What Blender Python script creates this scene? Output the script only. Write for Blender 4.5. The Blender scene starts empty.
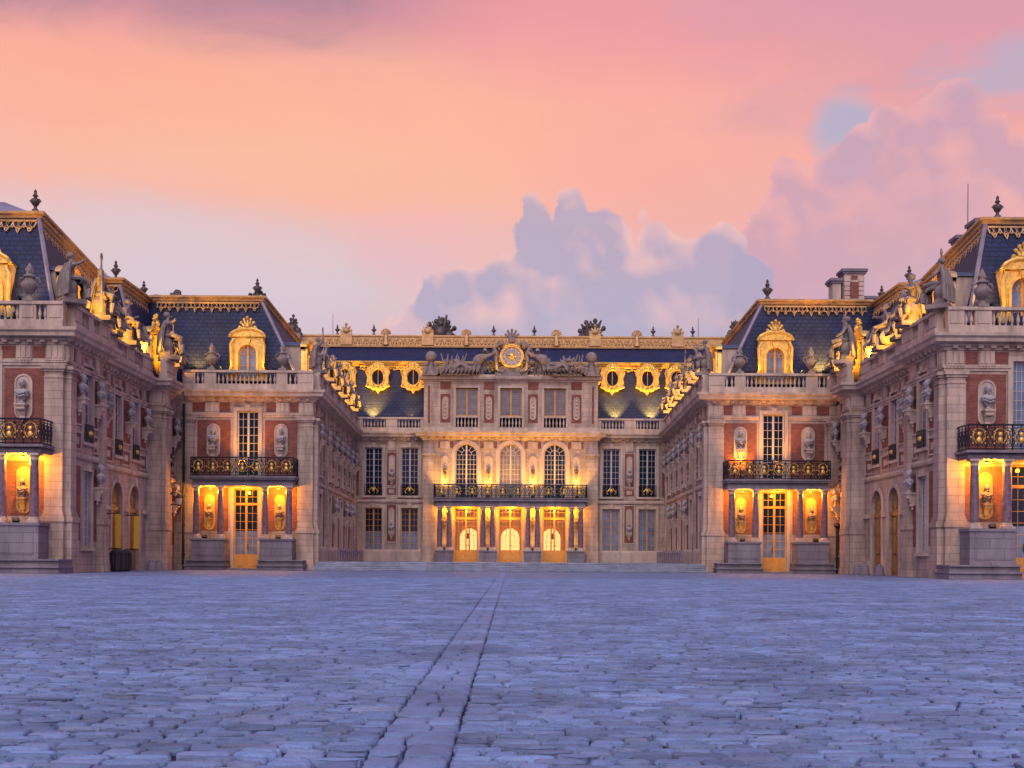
import bpy, bmesh, math, random
import numpy as np
from mathutils import Vector, Matrix
random.seed(7)
R = math.radians
PI = math.pi
scene = bpy.context.scene
COL = scene.collection

# ------------------------------------------------------------------ camera
EYE = 0.80
cam_d = bpy.data.cameras.new('camera')
cam = bpy.data.objects.new('camera', cam_d)
COL.objects.link(cam)
cam.location = (0, 0, EYE)
cam.rotation_euler = (Matrix.Rotation(R(90), 4, 'X') @ Matrix.Rotation(R(0.36), 4, 'Z')).to_euler()
cam_d.sensor_width = 36
cam_d.lens = 36 * 1200 / 1024
cam_d.shift_y = 176 / 1024
cam_d.shift_x = 2 / 1024
cam_d.clip_start = 0.1
cam_d.clip_end = 5000
scene.camera = cam
scene.view_settings.view_transform = 'Standard'
scene.view_settings.look = 'None'
scene.view_settings.exposure = 0.0
scene.view_settings.gamma = 1.0

def lin(r, g, b):
    f = lambda c: (c / 255 / 12.92) if c <= 10 else ((c / 255 + 0.055) / 1.055) ** 2.4
    return (f(r), f(g), f(b), 1)

# ------------------------------------------------------------------ sky (dusk, pink cloud deck and cumulus)
world = bpy.data.worlds.new('World')
scene.world = world
world.use_nodes = True
wn = world.node_tree; wn.nodes.clear()
def W(t, **k):
    n = wn.nodes.new(t)
    for a, b in k.items(): setattr(n, a, b)
    return n
def wl(a, b): wn.links.new(a, b)
def wv(v, inp):
    if hasattr(v, 'is_linked') or isinstance(v, bpy.types.NodeSocket): wl(v, inp)
    else: inp.default_value = v
def wm(op, a, b=None, c=None, clamp=False):
    n = W('ShaderNodeMath', operation=op, use_clamp=clamp)
    wv(a, n.inputs[0])
    if b is not None: wv(b, n.inputs[1])
    if c is not None: wv(c, n.inputs[2])
    return n.outputs[0]
def wmix(f, a, b):
    n = W('ShaderNodeMix', data_type='RGBA'); n.clamp_factor = True
    wv(f, n.inputs[0]); wv(a, n.inputs[6]); wv(b, n.inputs[7])
    return n.outputs[2]
def wss(v, lo, hi):
    n = W('ShaderNodeMapRange', interpolation_type='SMOOTHSTEP')
    wv(v, n.inputs[0]); n.inputs[1].default_value = lo; n.inputs[2].default_value = hi
    return n.outputs[0]
def wvec(x, y, z=0.0):
    n = W('ShaderNodeCombineXYZ'); wv(x, n.inputs[0]); wv(y, n.inputs[1]); wv(z, n.inputs[2])
    return n.outputs[0]
def wnoise(vec, scale, detail=4, rough=0.55, dist=0.0):
    n = W('ShaderNodeTexNoise', noise_dimensions='2D'); wl(vec, n.inputs['Vector'])
    n.inputs['Scale'].default_value = scale; n.inputs['Detail'].default_value = detail
    n.inputs['Roughness'].default_value = rough; n.inputs['Distortion'].default_value = dist
    return n.outputs[0]
tc = W('ShaderNodeTexCoord'); sp = W('ShaderNodeSeparateXYZ'); wl(tc.outputs['Generated'], sp.inputs[0])
dx, dy, dz = sp.outputs
az = wm('ARCTAN2', dx, dy)
el = wm('ARCSINE', dz)
# units of 100 px of a 1200 px focal length: azimuth and elevation angle * 12
U = wm('MULTIPLY', az, 12.0); V = wm('MULTIPLY', el, 12.0)
P = wvec(U, V)
Pst = wvec(wm('MULTIPLY', U, 0.45), V)            # streaks lie flat
n_big = wnoise(Pst, 0.55, 3, 0.5)
n_mid = wnoise(Pst, 1.6, 5, 0.55, 0.4)
n_fine = wnoise(P, 3.2, 7, 0.6, 0.3)
Vw = wm('ADD', V, wm('MULTIPLY', wm('SUBTRACT', n_big, 0.5), 1.3))
Vw = wm('ADD', Vw, wm('MULTIPLY', wm('SUBTRACT', n_mid, 0.5), 0.9))
ramp = W('ShaderNodeValToRGB'); wl(wm('DIVIDE', Vw, 6.0), ramp.inputs[0])
stops = [(0.0, (205, 185, 205)), (0.36, (212, 192, 205)), (0.47, (232, 190, 188)), (0.60, (248, 184, 170)),
         (0.72, (249, 170, 162)), (0.84, (236, 160, 163)), (0.97, (205, 145, 162))]
cr = ramp.color_ramp
while len(cr.elements) < len(stops): cr.elements.new(0.5)
for e, (p, c) in zip(cr.elements, stops): e.position = p; e.color = lin(*c)
sky = ramp.outputs[0]
def blob(cu, cv, su, sv, amt, col, base, wob=0.9):
    a = wm('DIVIDE', wm('SUBTRACT', U, cu), su); b = wm('DIVIDE', wm('SUBTRACT', V, cv), sv)
    r2 = wm('ADD', wm('MULTIPLY', a, a), wm('MULTIPLY', b, b))
    r2 = wm('ADD', r2, wm('MULTIPLY', wm('SUBTRACT', n_mid, 0.5), wob))
    m = wm('MULTIPLY', wss(r2, 1.5, 0.0), amt)
    return wmix(m, base, lin(*col))
sky = blob(-1.4, 4.1, 4.0, 0.85, 0.55, (255, 193, 158), sky)
sky = blob(-3.8, 4.4, 2.0, 0.55, 0.4, (250, 176, 150), sky)
sky = blob(2.2, 3.7, 2.4, 1.1, 0.6, (248, 172, 162), sky)
sky = blob(-4.3, 5.55, 4.2, 0.85, 0.95, (172, 134, 154), sky, 1.6)
sky = blob(1.0, 5.3, 2.2, 0.9, 0.5, (242, 160, 164), sky)
sky = blob(4.6, 5.1, 3.0, 1.3, 0.7, (212, 156, 176), sky, 1.6)
sky = blob(-3.6, 2.75, 3.2, 0.66, 0.75, (218, 203, 213), sky)
sky = blob(-0.9, 3.05, 0.75, 0.45, 0.5, (236, 184, 190), sky)
sky = blob(3.25, 3.95, 0.34, 0.42, 0.8, (172, 180, 208), sky, 1.8)
sky = blob(5.0, 4.35, 1.1, 0.3, 0.6, (172, 182, 210), sky, 3.0)
# cumulus: a top line over azimuth, roughened by billows
def fcurve(pts, xlo, xhi, vhi):
    n = W('ShaderNodeFloatCurve')
    wl(wm('DIVIDE', wm('SUBTRACT', Uw, xlo), xhi - xlo, clamp=True), n.inputs[1])
    c = n.mapping.curves[0]
    pts = [((x - xlo) / (xhi - xlo), y / vhi) for x, y in pts]
    c.points[0].location = pts[0]; c.points[1].location = pts[-1]
    for p in pts[1:-1]: c.points.new(*p)
    n.mapping.update()
    return wm('MULTIPLY', n.outputs[0], vhi)
def vor(scale, sm=0.35, vec=None):
    n = W('ShaderNodeTexVoronoi', feature='SMOOTH_F1', voronoi_dimensions='2D'); wl(vec or P, n.inputs['Vector'])
    n.inputs['Scale'].default_value = scale; n.inputs['Smoothness'].default_value = sm
    n.inputs['Detail'].default_value = 1.3; n.inputs['Roughness'].default_value = 0.42
    return n.outputs[0]
Uw = wm('ADD', U, wm('MULTIPLY', wm('SUBTRACT', n_fine, 0.5), 0.25))
wobv = W('ShaderNodeVectorMath', operation='ADD')
wnc = W('ShaderNodeTexNoise', noise_dimensions='2D'); wl(P, wnc.inputs['Vector']); wnc.inputs['Scale'].default_value = 2.2; wnc.inputs['Detail'].default_value = 4
wsc = W('ShaderNodeVectorMath', operation='SCALE'); wl(wnc.outputs[1], wsc.inputs[0]); wsc.inputs['Scale'].default_value = 0.16
wl(P, wobv.inputs[0]); wl(wsc.outputs[0], wobv.inputs[1])
Pw = wobv.outputs[0]
puff = vor(2.3, 0.3, Pw)
def shifted(dx_, dy_):
    n = W('ShaderNodeVectorMath', operation='ADD'); wl(Pw, n.inputs[0]); n.inputs[1].default_value = (dx_, dy_, 0); return n.outputs[0]
lit1 = wm('SUBTRACT', vor(2.3, 0.3, shifted(.05, .09)), puff)
lit2 = wm('SUBTRACT', vor(1.05, 0.25, shifted(.10, .16)), vor(1.05, 0.25, Pw))
puff2 = vor(1.05, 0.4, Pw)
def px(pts): return [((x - 510) / 100, math.atan((560 - y) / math.hypot(1200, x - 510)) * 12) for x, y in pts]
def cloud(base, pts, xlo, xhi, dark, light, edge, soft, rim, lift=0.0, rimw=0.4):
    top = wm('ADD', fcurve(px(pts), xlo, xhi, 6.0), lift)
    d = wm('SUBTRACT', top, V)                                   # depth below the top line
    d = wm('SUBTRACT', d, wm('MULTIPLY', wm('SUBTRACT', puff, 0.33), 0.34))
    d = wm('ADD', d, wm('MULTIPLY', wm('SUBTRACT', n_fine, 0.5), 0.14))
    mask = wss(d, 0.0, soft)
    fade = wss(V, 1.0, 2.6)
    l = wm('ADD', wm('MULTIPLY', wss(d, rim, 0.0), rimw), 0.18)
    lum = wm('ADD', wm('MULTIPLY', lit1, 1.3), wm('MULTIPLY', lit2, 2.4))
    l = wm('ADD', l, wm('MULTIPLY', lum, wm('ADD', wm('MULTIPLY', wss(d, 1.3, 0.1), 0.85), 0.15)))
    l = wm('ADD', l, wm('MULTIPLY', wm('SUBTRACT', n_big, 0.5), 0.6))
    l = wm('ADD', l, wm('MULTIPLY', wm('SUBTRACT', n_fine, 0.5), 0.15), clamp=True)
    c = wmix(l, lin(*dark), lin(*light))
    return wmix(wm('MULTIPLY', mask, edge), base, c)
# the pink tower on the right
sky = cloud(sky, [(700, 560), (725, 300), (745, 235), (765, 196), (800, 182), (830, 168), (850, 148), (880, 136), (905, 122), (935, 113), (958, 122), (975, 142),
                  (985, 166), (1010, 165), (1060, 175), (1150, 260)], 1.9, 6.4, (204, 164, 184), (240, 178, 178), 0.85, 0.09, 0.26, 0.36, 0.7)
sky = cloud(sky, [(560, 420), (740, 330), (800, 262), (850, 235), (900, 222), (960, 215), (1024, 210), (1120, 250)], 0.5, 6.1, (190, 168, 192), (214, 176, 188), 0.55, 0.5, 0.3)
# the blue-grey bank in the middle
sky = cloud(sky, [(290, 440), (350, 372), (385, 335), (410, 304), (440, 276), (462, 268), (488, 266), (508, 262), (516, 225), (530, 204), (543, 207), (549, 232), (556, 203), (572, 195),
                  (590, 210), (612, 216), (624, 232), (650, 226), (668, 240), (700, 232), (728, 236), (748, 255), (765, 280), (800, 320), (900, 470)],
            -1.8, 3.9, (176, 170, 197), (238, 194, 194), 0.82, 0.09, 0.22, 0.18, 0.6)
sky = cloud(sky, [(250, 470), (330, 330), (420, 305), (470, 292), (560, 280), (650, 292), (740, 300), (830, 290), (900, 300), (1100, 330)], -2.6, 5.9, (178, 176, 202), (200, 186, 204), 0.7, 0.7, 0.3)
# overhead and behind the viewer the sky is plain dusk blue
zen = wss(V, 5.6, 9.5)
upper = wmix(zen, sky, lin(116, 134, 198))
back = wss(dy, 0.35, -0.35)
bk = W('ShaderNodeValToRGB'); wl(wm('DIVIDE', V, 12.0), bk.inputs[0])
bst = [(0.0, (188, 142, 168)), (0.35, (160, 140, 188)), (0.8, (118, 136, 198))]
cb = bk.color_ramp
while len(cb.elements) < 3: cb.elements.new(0.5)
for e, (p, c) in zip(cb.elements, bst): e.position = p; e.color = lin(*c)
upper = wmix(back, upper, bk.outputs[0])
upper = wmix(wss(V, 0.0, -0.8), upper, lin(90, 90, 110))
bg = W('ShaderNodeBackground'); wl(upper, bg.inputs[0]); bg.inputs[1].default_value = 1.0
wo = W('ShaderNodeOutputWorld'); wl(bg.outputs[0], wo.inputs[0])
world.cycles.sampling_method = 'MANUAL'; world.cycles.sample_map_resolution = 512

# soft fill added high behind the viewer to brighten walls; sunset lies opposite
sd = bpy.data.lights.new('fill_light', 'SUN'); sd.energy = 2.3; sd.angle = R(60); sd.color = (1.0, 0.84, 0.76)
so = bpy.data.objects.new('fill_light', sd); COL.objects.link(so)
so.rotation_euler = (R(50), 0, R(-8))

# ------------------------------------------------------------------ materials
MATS = {}
def mat(name, base=(0.5, 0.5, 0.5), rough=0.7, metal=0.0, spec=0.5, var=0.0, vscale=1.5, bump=0.0, bscale=12,
        blocks=None, mortar=None, msize=0.02, brow=1.0, emit=None, estr=0, c2=None, streak=False, flat=False):
    m = bpy.data.materials.new(name); m.use_nodes = True; MATS[name] = m
    nt = m.node_tree; N = nt.nodes; L = nt.links
    b = N['Principled BSDF']
    b.inputs['Roughness'].default_value = rough; b.inputs['Metallic'].default_value = metal
    b.inputs['Specular IOR Level'].default_value = spec
    col = tuple(base) + (1,)
    b.inputs['Base Color'].default_value = col
    tcn = N.new('ShaderNodeTexCoord'); s = N.new('ShaderNodeSeparateXYZ'); L.new(tcn.outputs['Object'], s.inputs[0])
    add = N.new('ShaderNodeMath'); add.operation = 'ADD'; L.new(s.outputs[0], add.inputs[0]); L.new(s.outputs[1], add.inputs[1])
    cv = N.new('ShaderNodeCombineXYZ'); L.new(add.outputs[0], cv.inputs[0]); L.new(s.outputs[1 if flat else 2], cv.inputs[1])
    if flat: L.new(s.outputs[0], cv.inputs[0])
    cur = None; hgt = None
    if blocks:
        bt = N.new('ShaderNodeTexBrick'); L.new(cv.outputs[0], bt.inputs['Vector'])
        bt.inputs['Scale'].default_value = 1; bt.inputs['Brick Width'].default_value = blocks[0]; bt.inputs['Row Height'].default_value = blocks[1]
        bt.inputs['Mortar Size'].default_value = msize; bt.inputs['Mortar Smooth'].default_value = 0.2
        bt.inputs['Color1'].default_value = col
        bt.inputs['Color2'].default_value = tuple(c2) + (1,) if c2 else tuple(x * 0.82 for x in base) + (1,)
        bt.inputs['Mortar'].default_value = tuple(mortar) + (1,) if mortar else tuple(x * 0.5 for x in base) + (1,)
        cur = bt.outputs[0]; hgt = bt.outputs[1]
    if var:
        n = N.new('ShaderNodeTexNoise'); L.new(tcn.outputs['Object'], n.inputs['Vector'])
        if streak:
            mp = N.new('ShaderNodeMapping'); mp.inputs['Scale'].default_value = (1, 1, 0.22); L.new(tcn.outputs['Object'], mp.inputs[0]); L.new(mp.outputs[0], n.inputs['Vector'])
        n.inputs['Scale'].default_value = vscale; n.inputs['Detail'].default_value = 7; n.inputs['Roughness'].default_value = 0.65
        mr = N.new('ShaderNodeMapRange'); L.new(n.outputs[0], mr.inputs[0]); mr.inputs[1].default_value = 0.3; mr.inputs[2].default_value = 0.7
        mr.inputs[3].default_value = 1 - var; mr.inputs[4].default_value = 1 + var * 0.55
        mx = N.new('ShaderNodeMix'); mx.data_type = 'RGBA'; mx.blend_type = 'MULTIPLY'; mx.inputs[0].default_value = 1
        if cur: L.new(cur, mx.inputs[6])
        else: mx.inputs[6].default_value = col
        L.new(mr.outputs[0], mx.inputs[7]); cur = mx.outputs[2]
    if cur: L.new(cur, b.inputs['Base Color'])
    nrm = None
    if hgt:
        bp = N.new('ShaderNodeBump'); bp.invert = True; bp.inputs['Strength'].default_value = 0.6; bp.inputs['Distance'].default_value = 0.02
        L.new(hgt, bp.inputs['Height']); nrm = bp.outputs[0]
    if bump:
        n2 = N.new('ShaderNodeTexNoise'); L.new(tcn.outputs['Object'], n2.inputs['Vector'])
        n2.inputs['Scale'].default_value = bscale; n2.inputs['Detail'].default_value = 6
        bp = N.new('ShaderNodeBump'); bp.inputs['Strength'].default_value = bump; bp.inputs['Distance'].default_value = 0.03
        L.new(n2.outputs[0], bp.inputs['Height'])
        if nrm: L.new(nrm, bp.inputs['Normal'])
        nrm = bp.outputs[0]
    if nrm: L.new(nrm, b.inputs['Normal'])
    if emit:
        b.inputs['Emission Color'].default_value = tuple(emit) + (1,); b.inputs['Emission Strength'].default_value = estr
    return m
STONE = mat('stone', (0.50, 0.38, 0.31), 0.85, var=0.5, vscale=1.3, blocks=(1.1, 0.42), msize=0.011, mortar=(0.25, 0.19, 0.17), c2=(0.42, 0.32, 0.27), bump=0.3, streak=True)
TRIM = mat('trim_stone', (0.55, 0.43, 0.36), 0.85, var=0.42, vscale=1.6, bump=0.35, streak=True)
OAK = mat('oak_door', (0.30, 0.16, 0.05), 0.55, var=0.3, vscale=3)
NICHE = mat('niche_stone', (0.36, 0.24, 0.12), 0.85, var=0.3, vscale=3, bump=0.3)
PLINTH = mat('plinth_stone', (0.24, 0.21, 0.25), 0.85, var=0.35, vscale=1.3, blocks=(1.4, 0.5), msize=0.012, bump=0.4, streak=True)
BRICK = mat('brick', (0.28, 0.085, 0.065), 0.85, var=0.3, vscale=2.0, blocks=(0.30, 0.105), msize=0.012, mortar=(0.24, 0.13, 0.11), c2=(0.19, 0.055, 0.042), bump=0.3)
SLATE = mat('slate', (0.022, 0.036, 0.120), 0.6, spec=0.3, var=0.35, vscale=0.8, blocks=(0.42, 0.27), msize=0.022, mortar=(0.006, 0.009, 0.028), c2=(0.016, 0.026, 0.085), bump=0.3)
LEAD = mat('lead', (0.25, 0.22, 0.30), 0.5, var=0.3, vscale=1.2, bump=0.25, spec=0.6)
LEADB = mat('blue_lead', (0.07, 0.09, 0.16), 0.45, var=0.3, vscale=1.2, bump=0.2)
GOLD = mat('gilding', (0.86, 0.55, 0.13), 0.42, metal=0.5, var=0.4, vscale=3, bump=0.5, bscale=9)
GSTONE = mat('gilt_lead', (0.62, 0.38, 0.17), 0.5, metal=0.25, var=0.35, vscale=2.5, bump=0.4)
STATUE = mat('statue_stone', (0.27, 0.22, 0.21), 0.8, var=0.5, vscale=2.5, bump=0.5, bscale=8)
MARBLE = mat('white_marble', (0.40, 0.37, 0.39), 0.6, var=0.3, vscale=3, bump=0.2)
REDM = mat('mottled_marble', (0.20, 0.13, 0.17), 0.3, var=0.6, vscale=5, spec=0.6)
BRONZE = mat('dark_bronze', (0.10, 0.075, 0.07), 0.5, metal=0.3, var=0.4, vscale=3, bump=0.3)
IRON = mat('wrought_iron', (0.015, 0.015, 0.02), 0.45)
WOOD = mat('ochre_paint', (0.58, 0.29, 0.06), 0.5, var=0.2, vscale=3)
WFRAME = mat('window_paint', (0.52, 0.47, 0.45), 0.5, var=0.15, vscale=3)
GLASS = mat('window_glass', (0.008, 0.022, 0.055), 0.06, spec=0.5, var=0.7, vscale=0.9, bump=0.25, bscale=0.9)
CURT = mat('curtained_glass', (0.17, 0.23, 0.36), 0.15, spec=0.6, var=0.4, vscale=1.2)
BLIND = mat('blind_glass', (0.22, 0.20, 0.22), 0.15, spec=0.8, var=0.35, vscale=1.2, blocks=(3, 0.22), msize=0.01)
LITG = mat('lit_pane', (0.8, 0.6, 0.3), 0.4, emit=(1.0, 0.66, 0.24), estr=1.4)
INNER = mat('vestibule_plaster', (0.34, 0.23, 0.13), 0.8, var=0.2)
DARK = mat('dark_void', (0.02, 0.02, 0.03), 0.9)
LENS = mat('lamp_lens', (1, 0.8, 0.5), 0.3, emit=(1.0, 0.55, 0.10), estr=4)
DIAL = mat('clock_face', (0.30, 0.28, 0.36), 0.5, var=0.2, vscale=3)
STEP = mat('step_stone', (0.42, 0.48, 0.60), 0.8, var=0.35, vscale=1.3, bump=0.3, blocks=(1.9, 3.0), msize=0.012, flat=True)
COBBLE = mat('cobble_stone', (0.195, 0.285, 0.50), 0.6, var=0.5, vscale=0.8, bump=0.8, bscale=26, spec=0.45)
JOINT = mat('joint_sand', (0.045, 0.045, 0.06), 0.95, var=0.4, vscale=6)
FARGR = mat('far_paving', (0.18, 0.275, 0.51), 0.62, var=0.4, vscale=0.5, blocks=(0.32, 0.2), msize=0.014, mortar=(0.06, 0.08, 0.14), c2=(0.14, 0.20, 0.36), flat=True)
YEL = mat('yellow_cloth', (0.75, 0.45, 0.03), 0.7, emit=(1, 0.6, 0.05), estr=0.0)
# cobbles vary stone by stone through a colour attribute holding each stone's own colour
nt = COBBLE.node_tree; bs = nt.nodes['Principled BSDF']
at_ = nt.nodes.new('ShaderNodeAttribute'); at_.attribute_name = 'stone_tone'
mm = nt.nodes.new('ShaderNodeMix'); mm.data_type = 'RGBA'; mm.blend_type = 'MULTIPLY'; mm.inputs[0].default_value = 1
src = bs.inputs['Base Color'].links[0].from_socket
nt.links.new(src, mm.inputs[6]); nt.links.new(at_.outputs[0], mm.inputs[7]); nt.links.new(mm.outputs[2], bs.inputs['Base Color'])
# clear glass for the three lit doors
CLEAR = bpy.data.materials.new('clear_glass'); CLEAR.use_nodes = True
nt = CLEAR.node_tree; nt.nodes.clear()
o_ = nt.nodes.new('ShaderNodeOutputMaterial'); mxs = nt.nodes.new('ShaderNodeMixShader'); tr = nt.nodes.new('ShaderNodeBsdfTransparent'); gl = nt.nodes.new('ShaderNodeBsdfGlossy')
gl.inputs['Roughness'].default_value = 0.05; mxs.inputs[0].default_value = 0.07
nt.links.new(tr.outputs[0], mxs.inputs[1]); nt.links.new(gl.outputs[0], mxs.inputs[2]); nt.links.new(mxs.outputs[0], o_.inputs[0])

# ------------------------------------------------------------------ mesh helpers
class MB:
    def __init__(s): s.v = []; s.f = []
    def add(s, vs, fs):
        o = len(s.v); s.v += [tuple(p) for p in vs]; s.f += [tuple(i + o for i in f) for f in fs]; return s
    def hexa(s, p):
        return s.add(p, [(0, 3, 2, 1), (4, 5, 6, 7), (0, 1, 5, 4), (1, 2, 6, 5), (2, 3, 7, 6), (3, 0, 4, 7)])
    def box(s, x0, x1, y0, y1, z0, z1):
        return s.hexa([(x0, y0, z0), (x1, y0, z0), (x1, y1, z0), (x0, y1, z0), (x0, y0, z1), (x1, y0, z1), (x1, y1, z1), (x0, y1, z1)])
    def lathe(s, c, prof, n=10, sx=1, sy=1, cap=True):
        vs = []; fs = []; m = len(prof)
        for r, z in prof:
            for k in range(n):
                a = 2 * PI * k / n
                vs.append((c[0] + r * sx * math.cos(a), c[1] + r * sy * math.sin(a), c[2] + z))
        for i in range(m - 1):
            for k in range(n):
                k2 = (k + 1) % n
                fs.append((i * n + k, i * n + k2, (i + 1) * n + k2, (i + 1) * n + k))
        if cap: fs.append(tuple(range(n - 1, -1, -1))); fs.append(tuple((m - 1) * n + k for k in range(n)))
        return s.add(vs, fs)
    def ball(s, c, rx, ry=None, rz=None, n=8, m=6):
        ry = ry or rx; rz = rz or rx; vs = [(c[0], c[1], c[2] - rz)]; fs = []
        for i in range(1, m):
            t = PI * i / m
            for k in range(n):
                a = 2 * PI * k / n
                vs.append((c[0] + rx * math.sin(t) * math.cos(a), c[1] + ry * math.sin(t) * math.sin(a), c[2] - rz * math.cos(t)))
        vs.append((c[0], c[1], c[2] + rz)); e = len(vs) - 1
        for k in range(n): fs.append((0, 1 + (k + 1) % n, 1 + k)); fs.append((e, e - n + k, e - n + (k + 1) % n))
        for i in range(m - 2):
            for k in range(n):
                a = 1 + i * n; fs.append((a + k, a + (k + 1) % n, a + n + (k + 1) % n, a + n + k))
        return s.add(vs, fs)
    def tube(s, pts, r, n=5, closed=False):
        pts = [Vector(p) for p in pts]; vs = []; fs = []; m = len(pts)
        rr = r if isinstance(r, (list, tuple)) else [r] * m
        for i, p in enumerate(pts):
            a = pts[i - 1] if (i or closed) else p; b = pts[(i + 1) % m] if (i < m - 1 or closed) else p
            t = (b - a).normalized()
            ref = Vector((0, 0, 1)) if abs(t.z) < 0.9 else Vector((0, 1, 0))
            e1 = t.cross(ref).normalized(); e2 = t.cross(e1)
            for k in range(n):
                q = 2 * PI * k / n; vs.append(p + rr[i] * (math.cos(q) * e1 + math.sin(q) * e2))
        for i in range(m if closed else m - 1):
            j = (i + 1) % m
            for k in range(n): fs.append((i * n + k, i * n + (k + 1) % n, j * n + (k + 1) % n, j * n + k))
        if not closed: fs.append(tuple(range(n - 1, -1, -1))); fs.append(tuple((m - 1) * n + k for k in range(n)))
        return s.add(vs, fs)
    def plate(s, outline, fr, d0, d1):            # outline in (u, z) of a frame, extruded from d0 to d1
        n = len(outline)
        vs = [fr.p(u, d0, z) for u, z in outline] + [fr.p(u, d1, z) for u, z in outline]
        return s.add(vs, [tuple(range(n)), tuple(range(2 * n - 1, n - 1, -1))] + [(i, (i + 1) % n, n + (i + 1) % n, n + i) for i in range(n)])
    def merge(s, o, M=None):
        return s.add([tuple(M @ Vector(p)) for p in o.v] if M else o.v, o.f)

class Fr:
    """wall frame: u runs along the wall from p0 towards p1, d outwards into the court, z up"""
    def __init__(s, p0, p1, side=-1, dx=0.0):
        t = Vector((p1[0] - p0[0], p1[1] - p0[1])); s.L = t.length; t.normalize()
        n = Vector((t.y, -t.x)); o = Vector(p0)
        if side > 0: o = Vector((-o.x - dx, o.y)); t = Vector((-t.x, t.y)); n = Vector((-n.x, n.y))
        s.o, s.t, s.n = o, t, n
    def p(s, u, d, z):
        q = s.o + s.t * u + s.n * d
        return (q.x, q.y, z)
    def box(s, mb, u0, u1, d0, d1, z0, z1):
        return mb.hexa([s.p(u0, d0, z0), s.p(u1, d0, z0), s.p(u1, d1, z0), s.p(u0, d1, z0), s.p(u0, d0, z1), s.p(u1, d0, z1), s.p(u1, d1, z1), s.p(u0, d1, z1)])

def build(name, mb, m, parent=None, smooth=False):
    """link a mesh whose vertices are given in world space (or in its thing's own space for a prototype)"""
    off = Vector((0, 0, 0))
    r = parent
    while r is not None:
        if r.get('_w', 0): off = Vector(r['_loc'])
        r = r.parent
    me = bpy.data.meshes.new(name)
    me.from_pydata([(p[0] - off.x, p[1] - off.y, p[2] - off.z) for p in mb.v], [], mb.f)
    bm = bmesh.new(); bm.from_mesh(me); bmesh.ops.recalc_face_normals(bm, faces=bm.faces); bm.to_mesh(me); bm.free()
    if smooth:
        me.polygons.foreach_set('use_smooth', [True] * len(me.polygons))
        try: me.set_sharp_from_angle(angle=R(50))
        except Exception: pass
    me.materials.append(m)
    o = bpy.data.objects.new(name, me); COL.objects.link(o); o.parent = parent
    return o
def tag(o, label=None, cat=None, group=None, kind=None):
    for k, v in (('label', label), ('category', cat), ('group', group), ('kind', kind)):
        if v: o[k] = v
    return o
def thing(name, label, cat, loc=(0, 0, 0), rz=0, group=None, world=False):
    o = bpy.data.objects.new(name, None); COL.objects.link(o); o.location = loc; o.rotation_euler = (0, 0, rz)
    o.empty_display_size = 0.3
    if world: o['_w'] = 1; o['_loc'] = tuple(loc)
    return tag(o, label, cat, group)
KIDS = {}
def dup(root, loc, rz=0, label=None, group=None, scale=None):
    r = root.copy(); COL.objects.link(r); r.location = loc; r.rotation_euler = (0, 0, rz)
    if scale is not None: r.scale = scale if hasattr(scale, '__len__') else (scale,) * 3
    if label: r['label'] = label
    if group: r['group'] = group
    for ch in list(root.children):
        c = ch.copy(); COL.objects.link(c); c.parent = r
        for g in list(ch.children):
            d = g.copy(); COL.objects.link(d); d.parent = c
    return r
USED = set()
def put(proto, loc, rz, label, group=None, scale=None):
    """first use moves the prototype itself, later uses copy it"""
    if proto.name not in USED:
        USED.add(proto.name); proto.location = loc; proto.rotation_euler = (0, 0, rz); proto['label'] = label
        if group: proto['group'] = group
        if scale is not None: proto.scale = scale if hasattr(scale, '__len__') else (scale,) * 3
        return proto
    return dup(proto, loc, rz, label, group, scale)
def struct(name, mb, m, smooth=False):
    return tag(build(name, mb, m, None, smooth), kind='structure')

def sweep(mb, path, prof, side=-1, dx=0.0, closed=False):
    """sweep a (d, z) profile polygon along a plan path with mitred corners; outward is to the right of travel (left-hand version)"""
    n = len(path); rows = []
    P2 = [Vector(p) for p in path]
    for i in range(n):
        a = P2[i - 1] if (i or closed) else None; b = P2[(i + 1) % n] if (i < n - 1 or closed) else None
        t1 = (P2[i] - a).normalized() if a is not None else None; t2 = (b - P2[i]).normalized() if b is not None else None
        if t1 is None: t1 = t2
        if t2 is None: t2 = t1
        n1 = Vector((t1.y, -t1.x)); n2 = Vector((t2.y, -t2.x)); m = n1 + n2
        m = m / max(0.15, (1 + n1.dot(n2)))
        row = []
        for d, z in prof:
            q = P2[i] + m * d
            row.append((q.x, q.y, z) if side < 0 else (-q.x - dx, q.y, z))
        rows.append(row)
    k = len(prof); vs = [p for r in rows for p in r]; fs = []
    for i in range(n if closed else n - 1):
        j = (i + 1) % n
        for q in range(k): fs.append((i * k + q, i * k + (q + 1) % k, j * k + (q + 1) % k, j * k + q))
    if not closed: fs.append(tuple(range(k))); fs.append(tuple((n - 1) * k + q for q in range(k - 1, -1, -1)))
    mb.add(vs, fs)

def arc_pts(uc, zc, r, a0, a1, n):
    return [(uc + r * math.cos(a0 + (a1 - a0) * i / n), zc + r * math.sin(a0 + (a1 - a0) * i / n)) for i in range(n + 1)]

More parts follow.
